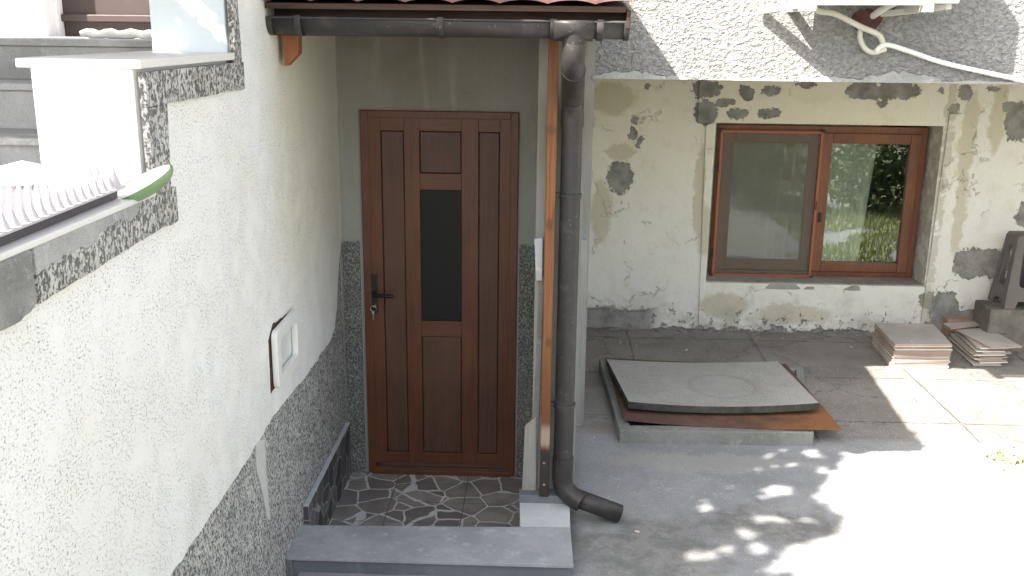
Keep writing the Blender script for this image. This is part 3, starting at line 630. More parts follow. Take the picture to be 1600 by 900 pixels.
# proud pebbledash bands that follow the steps
y_l0 = onX(45, 470, WX).y
bd = MB(); BX = WX + .024
low = noisy([(y_l0, bb0 - .0), (vy - .15, bb1), (vy + .02, bb1 + .0)], .03, .006, 3)
bd.prism(low + [(vy + .02, cz1 + .009), (y_l0, cz1 + .009)], 'X', WX + .004, BX)
bd.prism([(by0 - .02, cz1 + .009), (vy - .02, cz1 + .009)] + noisy([(vy - .02, cz1 + .0), (vy, vz)], .03, .006, 5) + [(by0 - .02, vz)], 'X', WX + .004, BX)
bd.prism(noisy([(by0 - .02, vz), (vyt, vz)], .03, .005, 8) + [(vyt, bz1 - .03), (by0 - .02, bz1 - .03)], 'X', WX + .004, BX)
bd.prism([(by1 - .03, bz1 - .03), (vyt - .02, bz1 - .03)] + noisy([(vyt - .02, bz1), (vyt - .06, TOPZ)], .04, .008, 6) + [(by1 - .03, TOPZ)], 'X', WX + .004, BX)
bd.build('pebbledash_band', M['band'], swall, .003)
# raw cement zone under the ledge and broken end
rc = MB(); rc.prism(noisy([(y_l0 + .0, cz1 - .060), (by0 - .62, cz1 - .040), (by0 - .45, cz1 - .045), (by0 - .30, cz1 - .018), (by0 - .16, cz1 - .022), (by0 - .12, cz1 + .0)], .012, .02, 2) + [(by0 - .12, cz1 + .009), (y_l0, cz1 + .009)], 'X', WX + .01, WX + .027)
rc.build('cement_patch', m_concrete('limed_cement', (.55, .55, .53), (.80, .79, .76), 3.5, .03, .8), swall, .003)
bk = MB(); bk.prism(noisy([(y_l0 - .5, bb0 + .0), (y_l0 - .10, bb0 - .012), (y_l0 - .015, bb0 + .01), (y_l0 - .022, cz1 - .03)], .02, .012, 9) + [(y_l0 - .02, cz1 + .009), (y_l0 - .5, cz1 + .009)], 'X', WX - .05, WX + .034)
bk.build('broken_end', m_concrete('crumbled_cement', (.40, .40, .38), (.66, .65, .61), 4, .035, .6), swall, .008)
# front faces of the stepped parapet (sunlit)
fX = onY(55, 150, by0).x; 
MB().box(fX, WX - .013, by0 - .012, by0 + .05, cz1 - .02, bz1 - .02).build('parapet_face', M['white_paint'], swall, .004)
pX = onY(237, 40, by1).x
MB().box(pX, WX - .013, by1 - .01, by1 + .1, bz1 - .02, TOPZ).build('parapet_face', M['blue_shade'], swall, .004)
MB().box(fX - .03, WX + .02, by0 - .035, by1 + .0, bz1 - .02, bz1 + .006).build('coping', M['coping'], swall, .004)
MB().box(WX - .33, WX + .028, .55, by0 - .014, cz1 + .008, cz1 + .024).build('coping', M['coping'], swall, .004)
MB().box(WX - .33, WX + .05, by1 - .03, DY, TOPZ, TOPZ + .03).build('coping', M['coping'], swall, .004)
# run of white render dribbled on the plinth
dr = MB(); q = [onX(*p, WX) for p in [(398, 690), (412, 685), (414, 730), (417, 775), (421, 812), (417, 812), (410, 775), (400, 735)]]
dr.prism([(p.y, p.z) for p in q], 'X', WX, WX + .006); dr.build('render_dribble', m_plain('dribbled_render', (.55, .55, .52), .8, .15, 30, .002), swall, .002)
# crazy-paved skirting on the wall beside the porch floor
sk0, sk1 = onX(486, 790, WX + .04).y, DY; skz = (onX(483, 800, WX + .04).z + onX(548, 665, WX + .04).z) / 2
def m_skirt():
    m = NM('crazy_paving_skirting', .55, .4); v = m.vm('ADD', m.vm('MULTIPLY', m.pos, (0, 1, 1)), m.vm('SCALE', m.noise(5, 2, color=True), .05)); e = m.voro(8.5, 'DISTANCE_TO_EDGE', v)
    cr = m.n('ShaderNodeSeparateColor'); m.put(cr.inputs[0], m.voro(8.5, 'F1', v, 'Color')); s_ = m.ramp(cr.outputs[0], [(0, (.05, .05, .055)), (1, (.17, .165, .16))]); m.color(m.mix(m.step(e, .02, .035), (.34, .34, .335), s_)); m.bump(m.step(e, .01, .04), .003, .5); return m.m
MB().box(WX + .001, WX + .025, sk0, DY - .015, FZ - .02, skz).build('skirting', m_skirt(), swall, .003)
MB().box(WX + .001, WX + .026, sk0 - .0, DY - .015, skz, skz + .006).build('skirting_cap', M['tile_pale'], swall, .002)
# cat flap
q0, q1 = onX(431, 545, WX + .035), onX(466, 530, WX + .035)
fz1, fz0 = (onX(440, 496, WX + .03).z + onX(464, 497, WX + .03).z) / 2 + .01, (onX(440, 590, WX + .03).z + onX(465, 566, WX + .03).z) / 2 - .01
cf = thing('cat_flap', (WX + .01, (q0.y + q1.y) / 2, fz0), 'square white plastic cat flap sticking out of a broken hole in the white side wall', 'cat flap')
def rr(x0, x1, y0, y1, r, n=5):
    out = []
    for cx, cy, a0 in ((x1 - r, y0 + r, -90), (x1 - r, y1 - r, 0), (x0 + r, y1 - r, 90), (x0 + r, y0 + r, 180)):
        out += [(cx + r * math.cos(R(a0 + 90 * k / n)), cy + r * math.sin(R(a0 + 90 * k / n))) for k in range(n + 1)]
    return out
Mx = Matrix(((0, 0, 1, WX + .030), (1, 0, 0, 0), (0, 1, 0, 0), (0, 0, 0, 1)))
plate('frame', rr(q0.y, q1.y, fz0, fz1, .03), [rr(q0.y + .05, q1.y - .04, fz0 + .045, fz1 - .045, .025)], .018, Mx, M['white_plastic'], cf, .004)
Mx2 = Matrix(((0, 0, 1, WX + .008), (1, 0, 0, 0), (0, 1, 0, 0), (0, 0, 0, 1)))
plate('tunnel', rr(q0.y + .015, q1.y - .015, fz0 + .015, fz1 - .015, .02), [rr(q0.y + .045, q1.y - .035, fz0 + .04, fz1 - .04, .025)], .03, Mx2, M['white_plastic'], cf, .002)
MB().prism(rr(q0.y + .05, q1.y - .04, fz0 + .045, fz1 - .045, .03), 'X', WX + .010, WX + .014).build('flap', M['clear_flap'], cf)
hl = MB(); hp_ = noisy([(q0.y - .026, fz0 - .01), (q1.y - .02, fz0 + .0), (q1.y - .02, fz1 - .01), (q0.y + .06, fz1 + .022), (q0.y - .022, fz1 - .03), (q0.y - .026, fz0 - .01)], .02, .008, 4)
hl.prism(hp_[:-1], 'X', WX + .0105, WX + .0125); hl.build('wall_hole', M['brickhole'], cf)

# ---------------------------------------------------------------- stairs and upper entrance behind the side wall
stair = thing('staircase', (-2.4, 4.2, 0), 'grey stone steps climbing behind the white stepped parapet to a dark door', 'staircase')
nos = [(100, 62), (100, 131), (100, 216)]; D1 = 3.75; tr = .34
zs = []
Ys = [D1 + 2 * tr, D1 + tr, D1]
for (px, py), Y in zip(nos, Ys): zs.append(onY(px, py, Y).z)
sx0_, sx1_ = -4.6, WX - .30
rs = zs[1] - zs[2]
for i in range(5):
    Y = D1 - tr * (i - 2) if i >= 2 else Ys[i]; z = zs[i] if i < 3 else zs[2] - rs * (i - 2)
    back = DY if i == 0 else Ys[i - 1] if i <= 2 else Y + tr
    MB().box(sx0_, sx1_, Y, back + .05, -.2 if i == 0 else z - .5, z - .03).build('riser', M['stairs'], stair)
    MB().box(sx0_, sx1_, Y - .025, back + (.0 if i == 0 else -.002), z - .028, z).build('tread', M['stairs'], stair, .004)
LZ = zs[0]
uw = thing('upper_entrance', (-3, DY, LZ), 'white upper entrance wall with a dark brown door at the head of the stairs', 'entrance')
dX0, dX1 = onY(90, 20, DY).x, onY(232, 20, DY).x
MB().box(-5, dX0, DY, DY + .2, LZ, 4.6).build('wall', M['white_paint'], uw)
MB().box(-5, onY(58, 20, DY).x, DY - .01, DY, LZ, onY(30, 33, DY).z).build('wall_base', M['stairs'], uw)
MB().box(onY(58, 20, DY - .1).x, dX0 - .02, DY - .1, DY, LZ, 4.6).build('jamb', M['white_paint'], uw, .004)
MB().box(dX0, WX - .30, DY + .06, DY + .12, LZ + .0, 4.6).build('door', M['upper_door'], uw, .004)
MB().box(dX0, WX - .30, DY + .03, DY + .06, LZ + .08, LZ + .12).build('door_rail', M['upper_door'], uw, .006)
fr_ = MB(); yy = 4.95; fa, fb = onY(125, 52, yy), onY(234, 52, yy)
pts = [Vector((fa.x + (fb.x + .1 - fa.x) * i / 14, yy + .01 * math.sin(i), LZ + .022 + .004 * math.sin(i * 1.7))) for i in range(15)]
fr_.tube(pts, [.012] + [.022 + .004 * math.sin(i * 2.1) for i in range(13)] + [.02], 12)
tag(fr_.build('rolled_cloth', M['foam']), 'long rolled white cloth lying on the landing before the upper door', 'cloth')

# ---------------------------------------------------------------- door step
step = thing('door_step', (-.5, 4.2, 0), 'wide blue-grey stone slab step in front of the sunken porch floor', 'step')
fa, fb = onZ(450, 870, .1), onZ(896, 881, .1); ba, bb = onZ(467, 822, .1), onZ(891, 824, .1)
MB().prism([(fa.x - .01, fa.y), (fb.x, fb.y - .01), (bb.x, bb.y), (ba.x - .02, ba.y + .01)], 'Z', .082, .1).build('tread', M['slab'], step, .002)
MB().prism([(fa.x - .0, fa.y + .012), (fb.x - .006, fb.y + .004), (bb.x - .006, bb.y), (ba.x, ba.y)], 'Z', -.05, .0815).build('riser', M['slab_side'], step, .002)
ca, cb_ = onZ(812, 824, .1), onZ(812, 786, .1); cc_ = onZ(890, 786, .1)
MB().prism([(ca.x, ca.y + .012), (bb.x, bb.y + .004), (cc_.x, cc_.y), (cb_.x, cb_.y)], 'Z', .084, .102).build('corner_tile', M['tile_pale'], step, .002)
MB().prism([(ca.x, ca.y + .012), (bb.x, bb.y + .01), (cc_.x, cc_.y + .07), (cb_.x, cb_.y + .07)], 'Z', -.05, .083).build('pier_base', M['slab_side'], step, .002)
MB().box(cb_.x - .005, cc_.x, cb_.y + .0, 4.70, .0, .145).build('pier_base', M['slab_side'], step, .003)
MB().box(WX + .0, WX + .03, fa.y, sk0, -.05, .08).build('mortar', M['rough_cement'], step, .004)

# ---------------------------------------------------------------- canopy
GY = 4.17
can = thing('porch_canopy', (-.4, 4.8, 2.4), 'small lean-to canopy with dull red tile edge and dark fascia above the brown door', 'canopy')
rt = MB(); nx = 220; x0, x1 = WX + .012, onY(986, 15, 4.1).x; vs = []
ezr = (onY(700, 8, 4.08).z) + .008
prof = [(4.06, 0), (4.06, .014), (4.40, .045), (4.402, .058), (4.8, .095), (4.802, .108), (5.2, .145), (5.202, .158), (OY - .002, .22)]
for (y, z) in prof:
    for i in range(nx + 1):
        x = x0 + (x1 - x0) * i / nx; wv = .016 * abs(math.sin(math.pi * x / .19)) ** .7
        vs.append((x, y + .006 * math.sin(x * 33), ezr + z + wv))
nr = len(prof)
rt.add(vs, [(j * (nx + 1) + i, j * (nx + 1) + i + 1, (j + 1) * (nx + 1) + i + 1, (j + 1) * (nx + 1) + i) for j in range(nr - 1) for i in range(nx)], False)
r_ = rt.build('tile_roof', M['rooftile'], can, fix=False); so = r_.modifiers.new('s', 'SOLIDIFY'); so.thickness = .006
deck = MB(); th = math.atan2(.44, DY - 4.08)
deck.prism([(4.10, ezr - .028), (OY - .003, ezr + .16), (OY - .003, ezr + .185), (4.10, ezr - .006)], 'X', WX + .012, x1 - .02); deck.build('boarding', M['fascia'], can)
MB().box(WX + .012, x1 - .012, 4.245, 4.275, ezr - .135, ezr - .012).build('fascia', M['fascia'], can, .003)
MB().prism([(4.10, ezr - .09), (4.13, ezr - .11), (OY - .003, ezr + .08), (OY - .003, ezr + .18), (4.10, ezr - .02)], 'X', x1 - .016, x1 - .0).build('barge_board', M['fascia'], can, .002)
for xx in (-.72, -.34):
    MB().prism([(4.28, ezr - .10), (DY, ezr + .05), (DY, ezr + .11), (4.28, ezr - .03)], 'X', xx, xx + .06).build('rafter', M['beam'], can, .003)
MB().box(WX + .012, x1 - .03, 4.56, 4.66, ezr - .10, ezr + .0).build('beam', M['fascia'], can, .003)
# short wood end hanging by the side wall
q = [onY(*p, 4.27) for p in [(440, 50), (466, 50), (466, 84), (448, 103), (444, 103)]]
xoff = WX + .016 - q[0].x
MB().prism([(p.x + max(0, xoff), p.z) for p in q], 'Y', 4.27, 4.34).build('strut', M['beam'], can, .004)
PY = 4.60
pa, pb = onY(858, 65, PY), onY(875, 65, PY); pc, pd = onY(842, 775, PY), onY(856, 775, PY)
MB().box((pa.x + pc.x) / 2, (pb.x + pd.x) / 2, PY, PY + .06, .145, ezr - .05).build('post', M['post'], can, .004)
for py in (723, 757):
    q = onY(850, py, PY); MB().tube([(q.x, PY + .002, q.z), (q.x, PY - .004, q.z)], .007, 10).build('bolt', M['steel'], can)

# ---------------------------------------------------------------- gutter and downpipe
gz0 = (onY(700, 42, GY).z)
gut = thing('rain_gutter', (-.4, GY, gz0), 'dark brown plastic half-round gutter with downpipe along the canopy edge', 'gutter')
gr = .062
sl_ = (onY(985, 46, GY).z - onY(400, 37, GY).z) / (onY(985, 46, GY).x - onY(400, 37, GY).x)
gx0, gx1 = WX + .012, onY(982, 45, GY).x
def gzx(x): return onY(700, 42, GY).z + sl_ * (x - onY(700, 42, GY).x) + .022
def trough(mb, xa, xb, r, thk=.004, a0=-8, a1=188, n=20):
    vs = []
    for x in (xa, xb):
        for rr_ in (r, r - thk):
            for k in range(n + 1):
                a = R(180 + a0 + (a1 - a0) * k / n)
                vs.append((x, GY + rr_ * math.cos(a), gzx(x) + rr_ * math.sin(a)))
    m_ = n + 1; fs = []
    for k in range(n):
        fs += [(k, k + 1, 2 * m_ + k + 1, 2 * m_ + k), (m_ + k, m_ + k + 1, 3 * m_ + k + 1, 3 * m_ + k), (k, k + 1, m_ + k + 1, m_ + k), (2 * m_ + k, 2 * m_ + k + 1, 3 * m_ + k + 1, 3 * m_ + k)]
    fs += [(0, m_, 3 * m_, 2 * m_), (n, m_ + n, 3 * m_ + n, 2 * m_ + n)]
    mb.add(vs, fs, True)
t_ = MB(); trough(t_, gx0 + .01, gx1 - .01, gr); tb = t_.build('trough', M['pipe'], gut)
lip = MB(); lip.tube([(gx0 + .01, GY - gr - .001, gzx(gx0) + .006), (gx1 - .01, GY - gr - .001, gzx(gx1) + .006)], .006, 8); lip.build('front_lip', M['pipe'], gut)
def cap(xa, xb, r):
    e_ = MB(); n = 20; pts = [(GY + r * math.cos(R(172 + 196 * k / n)), r * math.sin(R(172 + 196 * k / n))) for k in range(n + 1)]
    zc = gzx((xa + xb) / 2); e_.prism([(y, zc + z) for y, z in pts], 'X', xa, xb); return e_
cap(gx0, gx0 + .022, gr + .005).build('end_cap', M['pipe'], gut, .003); cap(gx1 - .022, gx1, gr + .006).build('end_cap', M['pipe'], gut, .003)
for px in (470, 690, 865, 937):
    x = onY(px, 42, GY).x; b_ = MB(); trough(b_, x - .014, x + .014, gr + .007, .006, -14, 194); b_.box(x - .012, x + .012, GY + gr - .004, 4.25, gzx(x) + .0, gzx(x) + .012)
    if x > gx0 + .03: b_.build('bracket', M['pipe'], gut, .002)
dx_ = onY(896, 300, PY + .03).x
ox = onY(897, 66, GY).x
t_ = MB(); trough(t_, ox - .085, ox + .075, gr + .010, .008); t_.build('outlet', M['pipe'], gut)
ptX = (onY(897, 180, PY).x + onY(877, 750, PY).x) / 2; pr = .049
zt_ = onY(897, 178, PY + .03).z
zg = gzx(ox)
t_ = MB(); t_.tube([(ox, GY, zg - .03), (ox, GY, zg - gr - .02)], [.060, .050], 28)
PP = PY + .03
kx, kz = ox + (ptX - ox) * .1, zg - gr - .04
el = [(ox, GY, zg - gr - .01), (ox, GY, kz - .01), (ox, GY + .02, kz - .05), (ox + (ptX - ox) * .3, GY + .08, kz - .10)]
t_.tube(smooth_path(el, 5), pr - .001, 28)
t_.build('swan_neck', M['pipe'], gut)
t_ = MB(); t_.tube(smooth_path([(ox + (ptX - ox) * .2, GY + .06, kz - .085), (ox + (ptX - ox) * .8, PP - .09, zt_ + .10), (ptX, PP - .02, zt_ + .045), (ptX, PP, zt_ - .02)], 6), pr + .003, 28)
t_.build('swan_neck', M['pipe'], gut)
t_ = MB(); t_.tube([(ptX, PP, zt_ + .01), (ptX, PP, zt_ - .06)], pr + .005, 28); t_.build('collar', M['pipe'], gut)
zb_ = onY(878, 752, PP).z
t_ = MB(); t_.tube([(ptX, PP, zt_ - .04), (ptX, PP, .25)], pr, 32)
t_.tube([(ptX, PP, .36), (ptX, PP, .30), (ptX, PP, .235)], [pr + .004, pr + .005, pr + .004], 32)
dp = t_.build('downpipe', M['pipe'], gut)
for py in (305, 632):
    z = onY(885, py, PP).z; c_ = MB(); c_.tube([(ptX, PP, z - .010), (ptX, PP, z + .010)], pr + .006, 28); c_.box(ptX - pr - .025, ptX - pr + .005, PP - .012, PP + .012, z - .012, z + .012); c_.build('clamp', M['pipe'], dp, .002)
se = onZ(968, 803, .055)
t_ = MB(); t_.tube(smooth_path([(ptX, PP, .25), (ptX + .006, PP - .005, .20), (ptX + .04, PP - .02, .160), (ptX + .10, PP - .05, .130)], 6), pr + .002, 28)
t_.build('elbow', M['pipe'], gut)
d_ = (Vector((se.x, se.y, .052)) - Vector((ptX + .08, PP - .04, .09)))
t_ = MB(); t_.tube([Vector((ptX + .06, PP - .03, .150)), Vector((se.x, se.y, .056))], pr - .001, 28, False); s_ = t_.build('shoe', M['pipe'], gut); so = s_.modifiers.new('s', 'SOLIDIFY'); so.thickness = .004

# ---------------------------------------------------------------- hatch in the yard
KT = .10
def quadZ(pts, z): return [(onZ(px, py, z).x, onZ(px, py, z).y) for px, py in pts]
kq = quadZ([(936, 560), (1255, 572), (1272, 676), (968, 673)], KT)
kerb = MB(); (ax, ay), (bx, by), (cx, cy), (dx, dyy) = kq
inner = [(ax + .07, ay - .07), (bx - .07, by - .07), (cx - .07, cy + .09), (dx + .07, dyy + .09)]
for i in range(4):
    j = (i + 1) % 4; kerb.prism([kq[i], kq[j], inner[j], inner[i]], 'Z', -.02, KT + .0005 * i)
kerb.prism(inner, 'Z', -.02, .02)
tag(kerb.build('hatch_kerb', M['concrete'], None, .006), 'low cast concrete kerb of a ground hatch carrying the rusty sheet', 'kerb')
def sheet(name, quad, z, th, mat, sag, n=16, side=None):
    mb = MB(); (a, b, c, d) = [Vector((*p, 0)) for p in quad]; vs = []
    for lay in (0, 1):
        for j in range(n + 1):
            for i in range(n + 1):
                u, v = i / n, j / n; p = (a * (1 - u) + b * u) * (1 - v) + (d * (1 - u) + c * u) * v
                p.z = z + lay * th + sag(u, v); vs.append(p)
    m_ = (n + 1) ** 2; fs = []
    for j in range(n):
        for i in range(n):
            k = j * (n + 1) + i; fs += [(k, k + 1, k + n + 2, k + n + 1), (m_ + k, m_ + k + 1, m_ + k + n + 2, m_ + k + n + 1)]
    for i in range(n):
        for k, k2 in ((i, i + 1), (n * (n + 1) + i, n * (n + 1) + i + 1), (i * (n + 1), (i + 1) * (n + 1)), (i * (n + 1) + n, (i + 1) * (n + 1) + n)): fs.append((k, k2, m_ + k2, m_ + k))
    mb.add(vs, fs); return mb
rq = quadZ([(945, 558), (1228, 568), (1315, 672), (976, 658)], KT + .02)
rs_ = sheet('r', rq, KT + .002, .004, None, lambda u, v: .022 * ((2 * u - 1) ** 2) * (.5 + .5 * v) + .0)
tag(rs_.build('metal_sheet', M['rust'], None), 'rusty brown metal sheet, orange at its near right corner, under the grey board', 'metal sheet')
cq = quadZ([(948, 563), (1215, 566), (1279, 634), (982, 632)], KT + .085)
bs = sheet('c', cq, KT + .030, .045, None, lambda u, v: .03 * ((2 * u - 1) ** 2) * (.6 + .4 * v))
o = bs.build('cover_board', M['cover'], None); o.data.materials.append(M['cover_side'])
for p in o.data.polygons:
    if abs(p.normal.z) < .5: p.material_index = 1
tag(o, 'thick warped grey gritty board with a faint ring mark lying on the rusty sheet', 'board')

# ---------------------------------------------------------------- stacks of floor tiles
def box_tile(quad, z, th, mat_side, mat_top, name, label, group, jit, rot):
    cx = sum(p[0] for p in quad) / 4; cy = sum(p[1] for p in quad) / 4
    mb = MB(); c_, s_ = math.cos(rot), math.sin(rot)
    pts = [(cx + (x - cx) * c_ - (y - cy) * s_ + jit[0], cy + (x - cx) * s_ + (y - cy) * c_ + jit[1]) for x, y in quad]
    ctr = Vector((cx + jit[0], cy + jit[1], z))
    mb.prism(pts, 'Z', z, z + th * .86); mb.v = [v - ctr for v in mb.v]
    o = mb.build(name, mat_side, None, .0012); o.location = ctr; o.data.materials.append(mat_top)
    for p in o.data.polygons:
        if p.normal.z > .9: p.material_index = 1
    return tag(o, label, 'tile', group)
rnd = random.Random(3)
TH1 = .0128; n1 = 16; ztop = n1 * TH1 + .012
qa = quadZ([(1367, 504), (1459, 506), (1488, 537), (1398, 537)], ztop)
mats = [M['tile_a'], M['tile_c'], M['tile_b'], M['tile_c'], M['tile_a'], M['tile_c'], M['tile_b'], M['tile_c'], M['tile_a'], M['tile_b'], M['tile_b']]
for i in range(n1):
    lab = 'top tile of the string-tied stack below the window, dusty grey face' if i == n1 - 1 else 'lowest tile of the string-tied stack below the window' if i == 0 else 'thin tile inside the neat string-tied stack below the window'
    box_tile(qa, .012 + i * TH1, TH1, mats[i % 11] if i < n1 - 1 else M['tile_b'], M['tile_top'], 'floor_tile', lab, 'tiles of the string-tied stack', (rnd.uniform(-.008, .008), rnd.uniform(-.008, .008)), rnd.uniform(-.012, .012))
pth = [onY(*p, qa[2][1] - .012) for p in [(1426, 538), (1427, 546), (1421, 556), (1416, 566)]]
tag(MB().tube([pth[0] + Vector((.004, .05, .014)), pth[0] + Vector((0, 0, .006))] + pth, .0025, 6).build('string', M['string']), 'pale string tied round the left tile stack', 'string')
TH2 = .0136; n2 = 12; zt2 = n2 * TH2 + .014
qb = quadZ([(1492, 514), (1543, 511), (1597, 541), (1549, 543)], zt2)
qb2 = [(qb[3][0] - .44, qb[3][1] + .30), (qb[3][0] - .10, qb[3][1] + .36), (qb[3][0] + .22, qb[3][1] + .02), (qb[3][0] - .12, qb[3][1] - .03)]
base = quadZ([(1490, 512), (1540, 512), (1572, 545), (1527, 545)], zt2 - .03)
mats2 = [M['tile_a'], M['tile_c'], M['tile_b'], M['tile_c'], M['tile_a'], M['tile_c'], M['tile_c'], M['tile_a'], M['tile_c']]
for i in range(n2):
    q_ = base if i < n2 - 1 else qb
    lab = 'top tile of the untidy right stack, brown stain on its grey face' if i == n2 - 1 else 'lowest tile of the untidy right stack, sticking out in front' if i == 0 else 'thin tile inside the untidy stack beside the stool'
    jit = (rnd.uniform(-.03, .03), rnd.uniform(-.02, .02)) if i else (-.03, -.03)
    box_tile(q_, .014 + i * TH2, TH2, mats2[i % 9], M['tile_top'], 'floor_tile', lab, 'tiles of the untidy stack', jit if i < n2 - 1 else (0, 0), rnd.uniform(-.05, .05) if i < n2 - 1 else 0)
q_ = onZ(1565, 520, zt2)
stn = MB(); stn.prism([(q_.x + .045 * math.cos(t) * (1 + .3 * math.sin(3 * t)), q_.y + .03 * math.sin(t)) for t in [k * math.pi / 8 for k in range(16)]], 'Z', zt2 - .002, zt2 + .001)
tag(stn.build('stain_patch', M['brickhole']), 'thin brown stain patch on the top tile of the right stack', 'leaf')  # thin patch added for the brown stain on the tile face
q3 = quadZ([(1478, 508), (1530, 505), (1545, 509), (1490, 516)], .20)
box_tile(q3, .185, .016, M['tile_b'], M['tile_top'], 'floor_tile', 'loose pinkish tile leaning behind the untidy stack', 'loose tiles by the wall', (0, .06), 0)
MB_b = MB().box(-.16, .16, -.1, .1, 0, .183); o = MB_b.build('brick_block', M['tile_b'], None, .006); o.location = (onZ(1512, 520, .1).x + .02, onZ(1512, 520, .1).y + .18, .004); tag(o, 'rough brick block under the loose tile behind the right stack', 'block')

# ---------------------------------------------------------------- stool on its block, boards
bz = .20; sy = 7.62
sy = 7.60; sb = onY(1546, 482, sy); bz = sb.z
blk = MB().box(0, .62, 0, .30, 0, bz - .006); o = blk.build('concrete_block', m_concrete('dirty_block', (.13, .12, .105), (.24, .22, .19), 2.5, .015, .5), None, .012); o.location = (onY(1543, 500, sy).x, sy - .03, .006); tag(o, 'rough grey concrete block under the plastic stool', 'block')
sh = onY(1573, 372, sy).z - bz; W_ = .29; ins = onY(1573, 372, sy).x - onY(1546, 482, sy).x
sb.x += .12
st0 = thing('plastic_stool', (sb.x + W_ / 2, sy + W_ / 2, bz), 'brown-grey plastic stool with oval side openings standing at the right edge by the wall', 'stool')
half = W_ / 2; tp = half - ins; tilt = math.atan2(ins, sh)
for k in range(4):
    L = math.hypot(sh, ins)
    outer = [(-half, 0), (-half + .075, 0), (-half + .085, .03), (-.05, .06), (.05, .06), (half - .085, .03), (half - .075, 0), (half, 0), (tp, L), (-tp, L)]
    hole = [((.052 - .014 * math.sin(a)) * (abs(math.cos(a)) ** .5) * (1 if math.cos(a) >= 0 else -1), .58 * L + .29 * L * (abs(math.sin(a)) ** .5) * (1 if math.sin(a) >= 0 else -1)) for a in [i * math.pi / 14 for i in range(28)]]
    Mk = Matrix.Translation(st0.location) @ Matrix.Rotation(k * math.pi / 2, 4, 'Z') @ Matrix.Translation((0, -half, 0)) @ Matrix.Rotation(math.pi / 2 - tilt, 4, 'X')
    plate('side', outer, [hole], .006, Mk, M['stool'], st0, .002)
c0 = st0.location
MB().prism(rr(c0.x - tp - .01, c0.x + tp + .01, c0.y - tp - .01, c0.y + tp + .01, .03), 'Z', bz + sh - .012, bz + sh + .012).build('seat', M['stool'], st0, .006)
for sx in (-1, 1):
    for sy_ in (-1, 1):
        MB().tube([(c0.x + sx * half * .98, c0.y + sy_ * half * .98, bz), (c0.x + sx * tp, c0.y + sy_ * tp, bz + sh - .01)], .014, 8).build('corner_rib', M['stool'], st0)
bx_ = onZ(1586, 525, .12)
for i in range(3):
    o = MB().box(0, .5, 0, .22, 0, .018).build('thin_board', M['tile_c'], None, .002); o.location = (bx_.x - .02 * i, bx_.y - .06, .012 + .03 * 0 + i * .020); tag(o, ['bottom board of the low pile in front of the stool', 'middle board of the low pile in front of the stool', 'top board of the low pile in front of the stool'][i], 'board', 'boards in front of the stool')

# ---------------------------------------------------------------- air conditioner on the upper wall
az = onY(1330, 4, OY - .40).z
ax0, ax1 = onY(1264, 4, OY - .40).x, onY(1470, 4, OY - .40).x
ac = thing('air_conditioner', ((ax0 + ax1) / 2, OY - .2, az), 'off-white air conditioner on brackets high on the rough upper wall, seen from below', 'air conditioner')
MB().box(ax0, ax1 + .1, OY - .40, OY - .1, az, az + .56).build('casing', M['ac'], ac, .01)
for xx in (ax0 - .02, ax1 - .10):
    MB().box(xx, xx + .045, OY - .46, OY, az - .045, az - .004).build('bracket', M['ac'], ac, .002)
# flat shelves sticking out under both ends
q = [onY(1186, 12, OY - .02), onY(1262, 3, OY - .38), onY(1260, 13, OY - .38), onY(1189, 21, OY - .02)]
def bar(p, q, w, t, name):
    p, q = Vector(p), Vector(q); d = (q - p); L = d.length; rot = d.to_track_quat('X', 'Z').to_matrix().to_4x4()
    return MB().box(0, L, -w / 2, w / 2, -t / 2, t / 2, Matrix.Translation(p) @ rot).build(name, M['ac'], ac, .002)
bar(onY(1188, 17, OY - .02), onY(1264, 6, OY - .30), .05, .035, 'shelf_arm')
bar(onY(1380, 22, OY - .02), onY(1483, 10, OY - .34), .05, .03, 'shelf_arm')
bar(onY(1262, 5, OY - .42), onY(1446, 5, OY - .42), .03, .02, 'front_rail')
# wires and hoses
def hose(path, r, name, label, cat, ridges=True, mat='hose'):
    pts = smooth_path(path, 24); rad = [r * (1 + .10 * math.sin(i * 1.9)) if ridges else r for i in range(len(pts))]
    tag(MB().tube(pts, rad, 10).build(name, M[mat]), label, cat)
hose([onY(1272, -4, OY - .18), onY(1276, 16, OY - .14), onY(1305, 22, OY - .11), onY(1345, 42, OY - .09), onY(1372, 54, OY - .07), onY(1379, 68, OY - .05), onY(1374, 76, OY - .04)], .016, 'corrugated_hose', 'cream corrugated hose drooping from the air conditioner across the rough wall', 'hose')
hose([onY(1345, 44, OY - .05), onY(1344, 60, OY - .045), onY(1352, 76, OY - .045), onY(1366, 82, OY - .045), onY(1384, 76, OY - .045)], .015, 'corrugated_hose', 'short loop of corrugated hose below the brick hole in the wall', 'hose')
hose([onY(1368, 80, OY - .06), onY(1384, 70, OY - .06), onY(1420, 80, OY - .04), onY(1470, 97, OY - .035), onY(1530, 111, OY - .03), onY(1610, 127, OY - .03), onY(1760, 150, OY - .03)], .014, 'wrapped_pipe', 'white tape-wrapped pipe running right along the bottom of the rough wall', 'pipe', True, 'white_plastic')
hb = onY(1354, 32, OY)
bh = MB(); bh.prism([(hb.x + .085 * math.cos(t) * (1 + .12 * math.sin(3 * t)), hb.z + .062 * math.sin(t)) for t in [k * math.pi / 10 for k in range(20)]], 'Y', OY - .016, OY + .0); bh.build('wall_hole', M['brickhole'], house, .005)
MB().tube([onY(1362, 26, OY), onY(1386, 10, OY - .12), onY(1420, -6, OY - .15)], .020, 12).build('pipe_stub', M['ac'], ac)

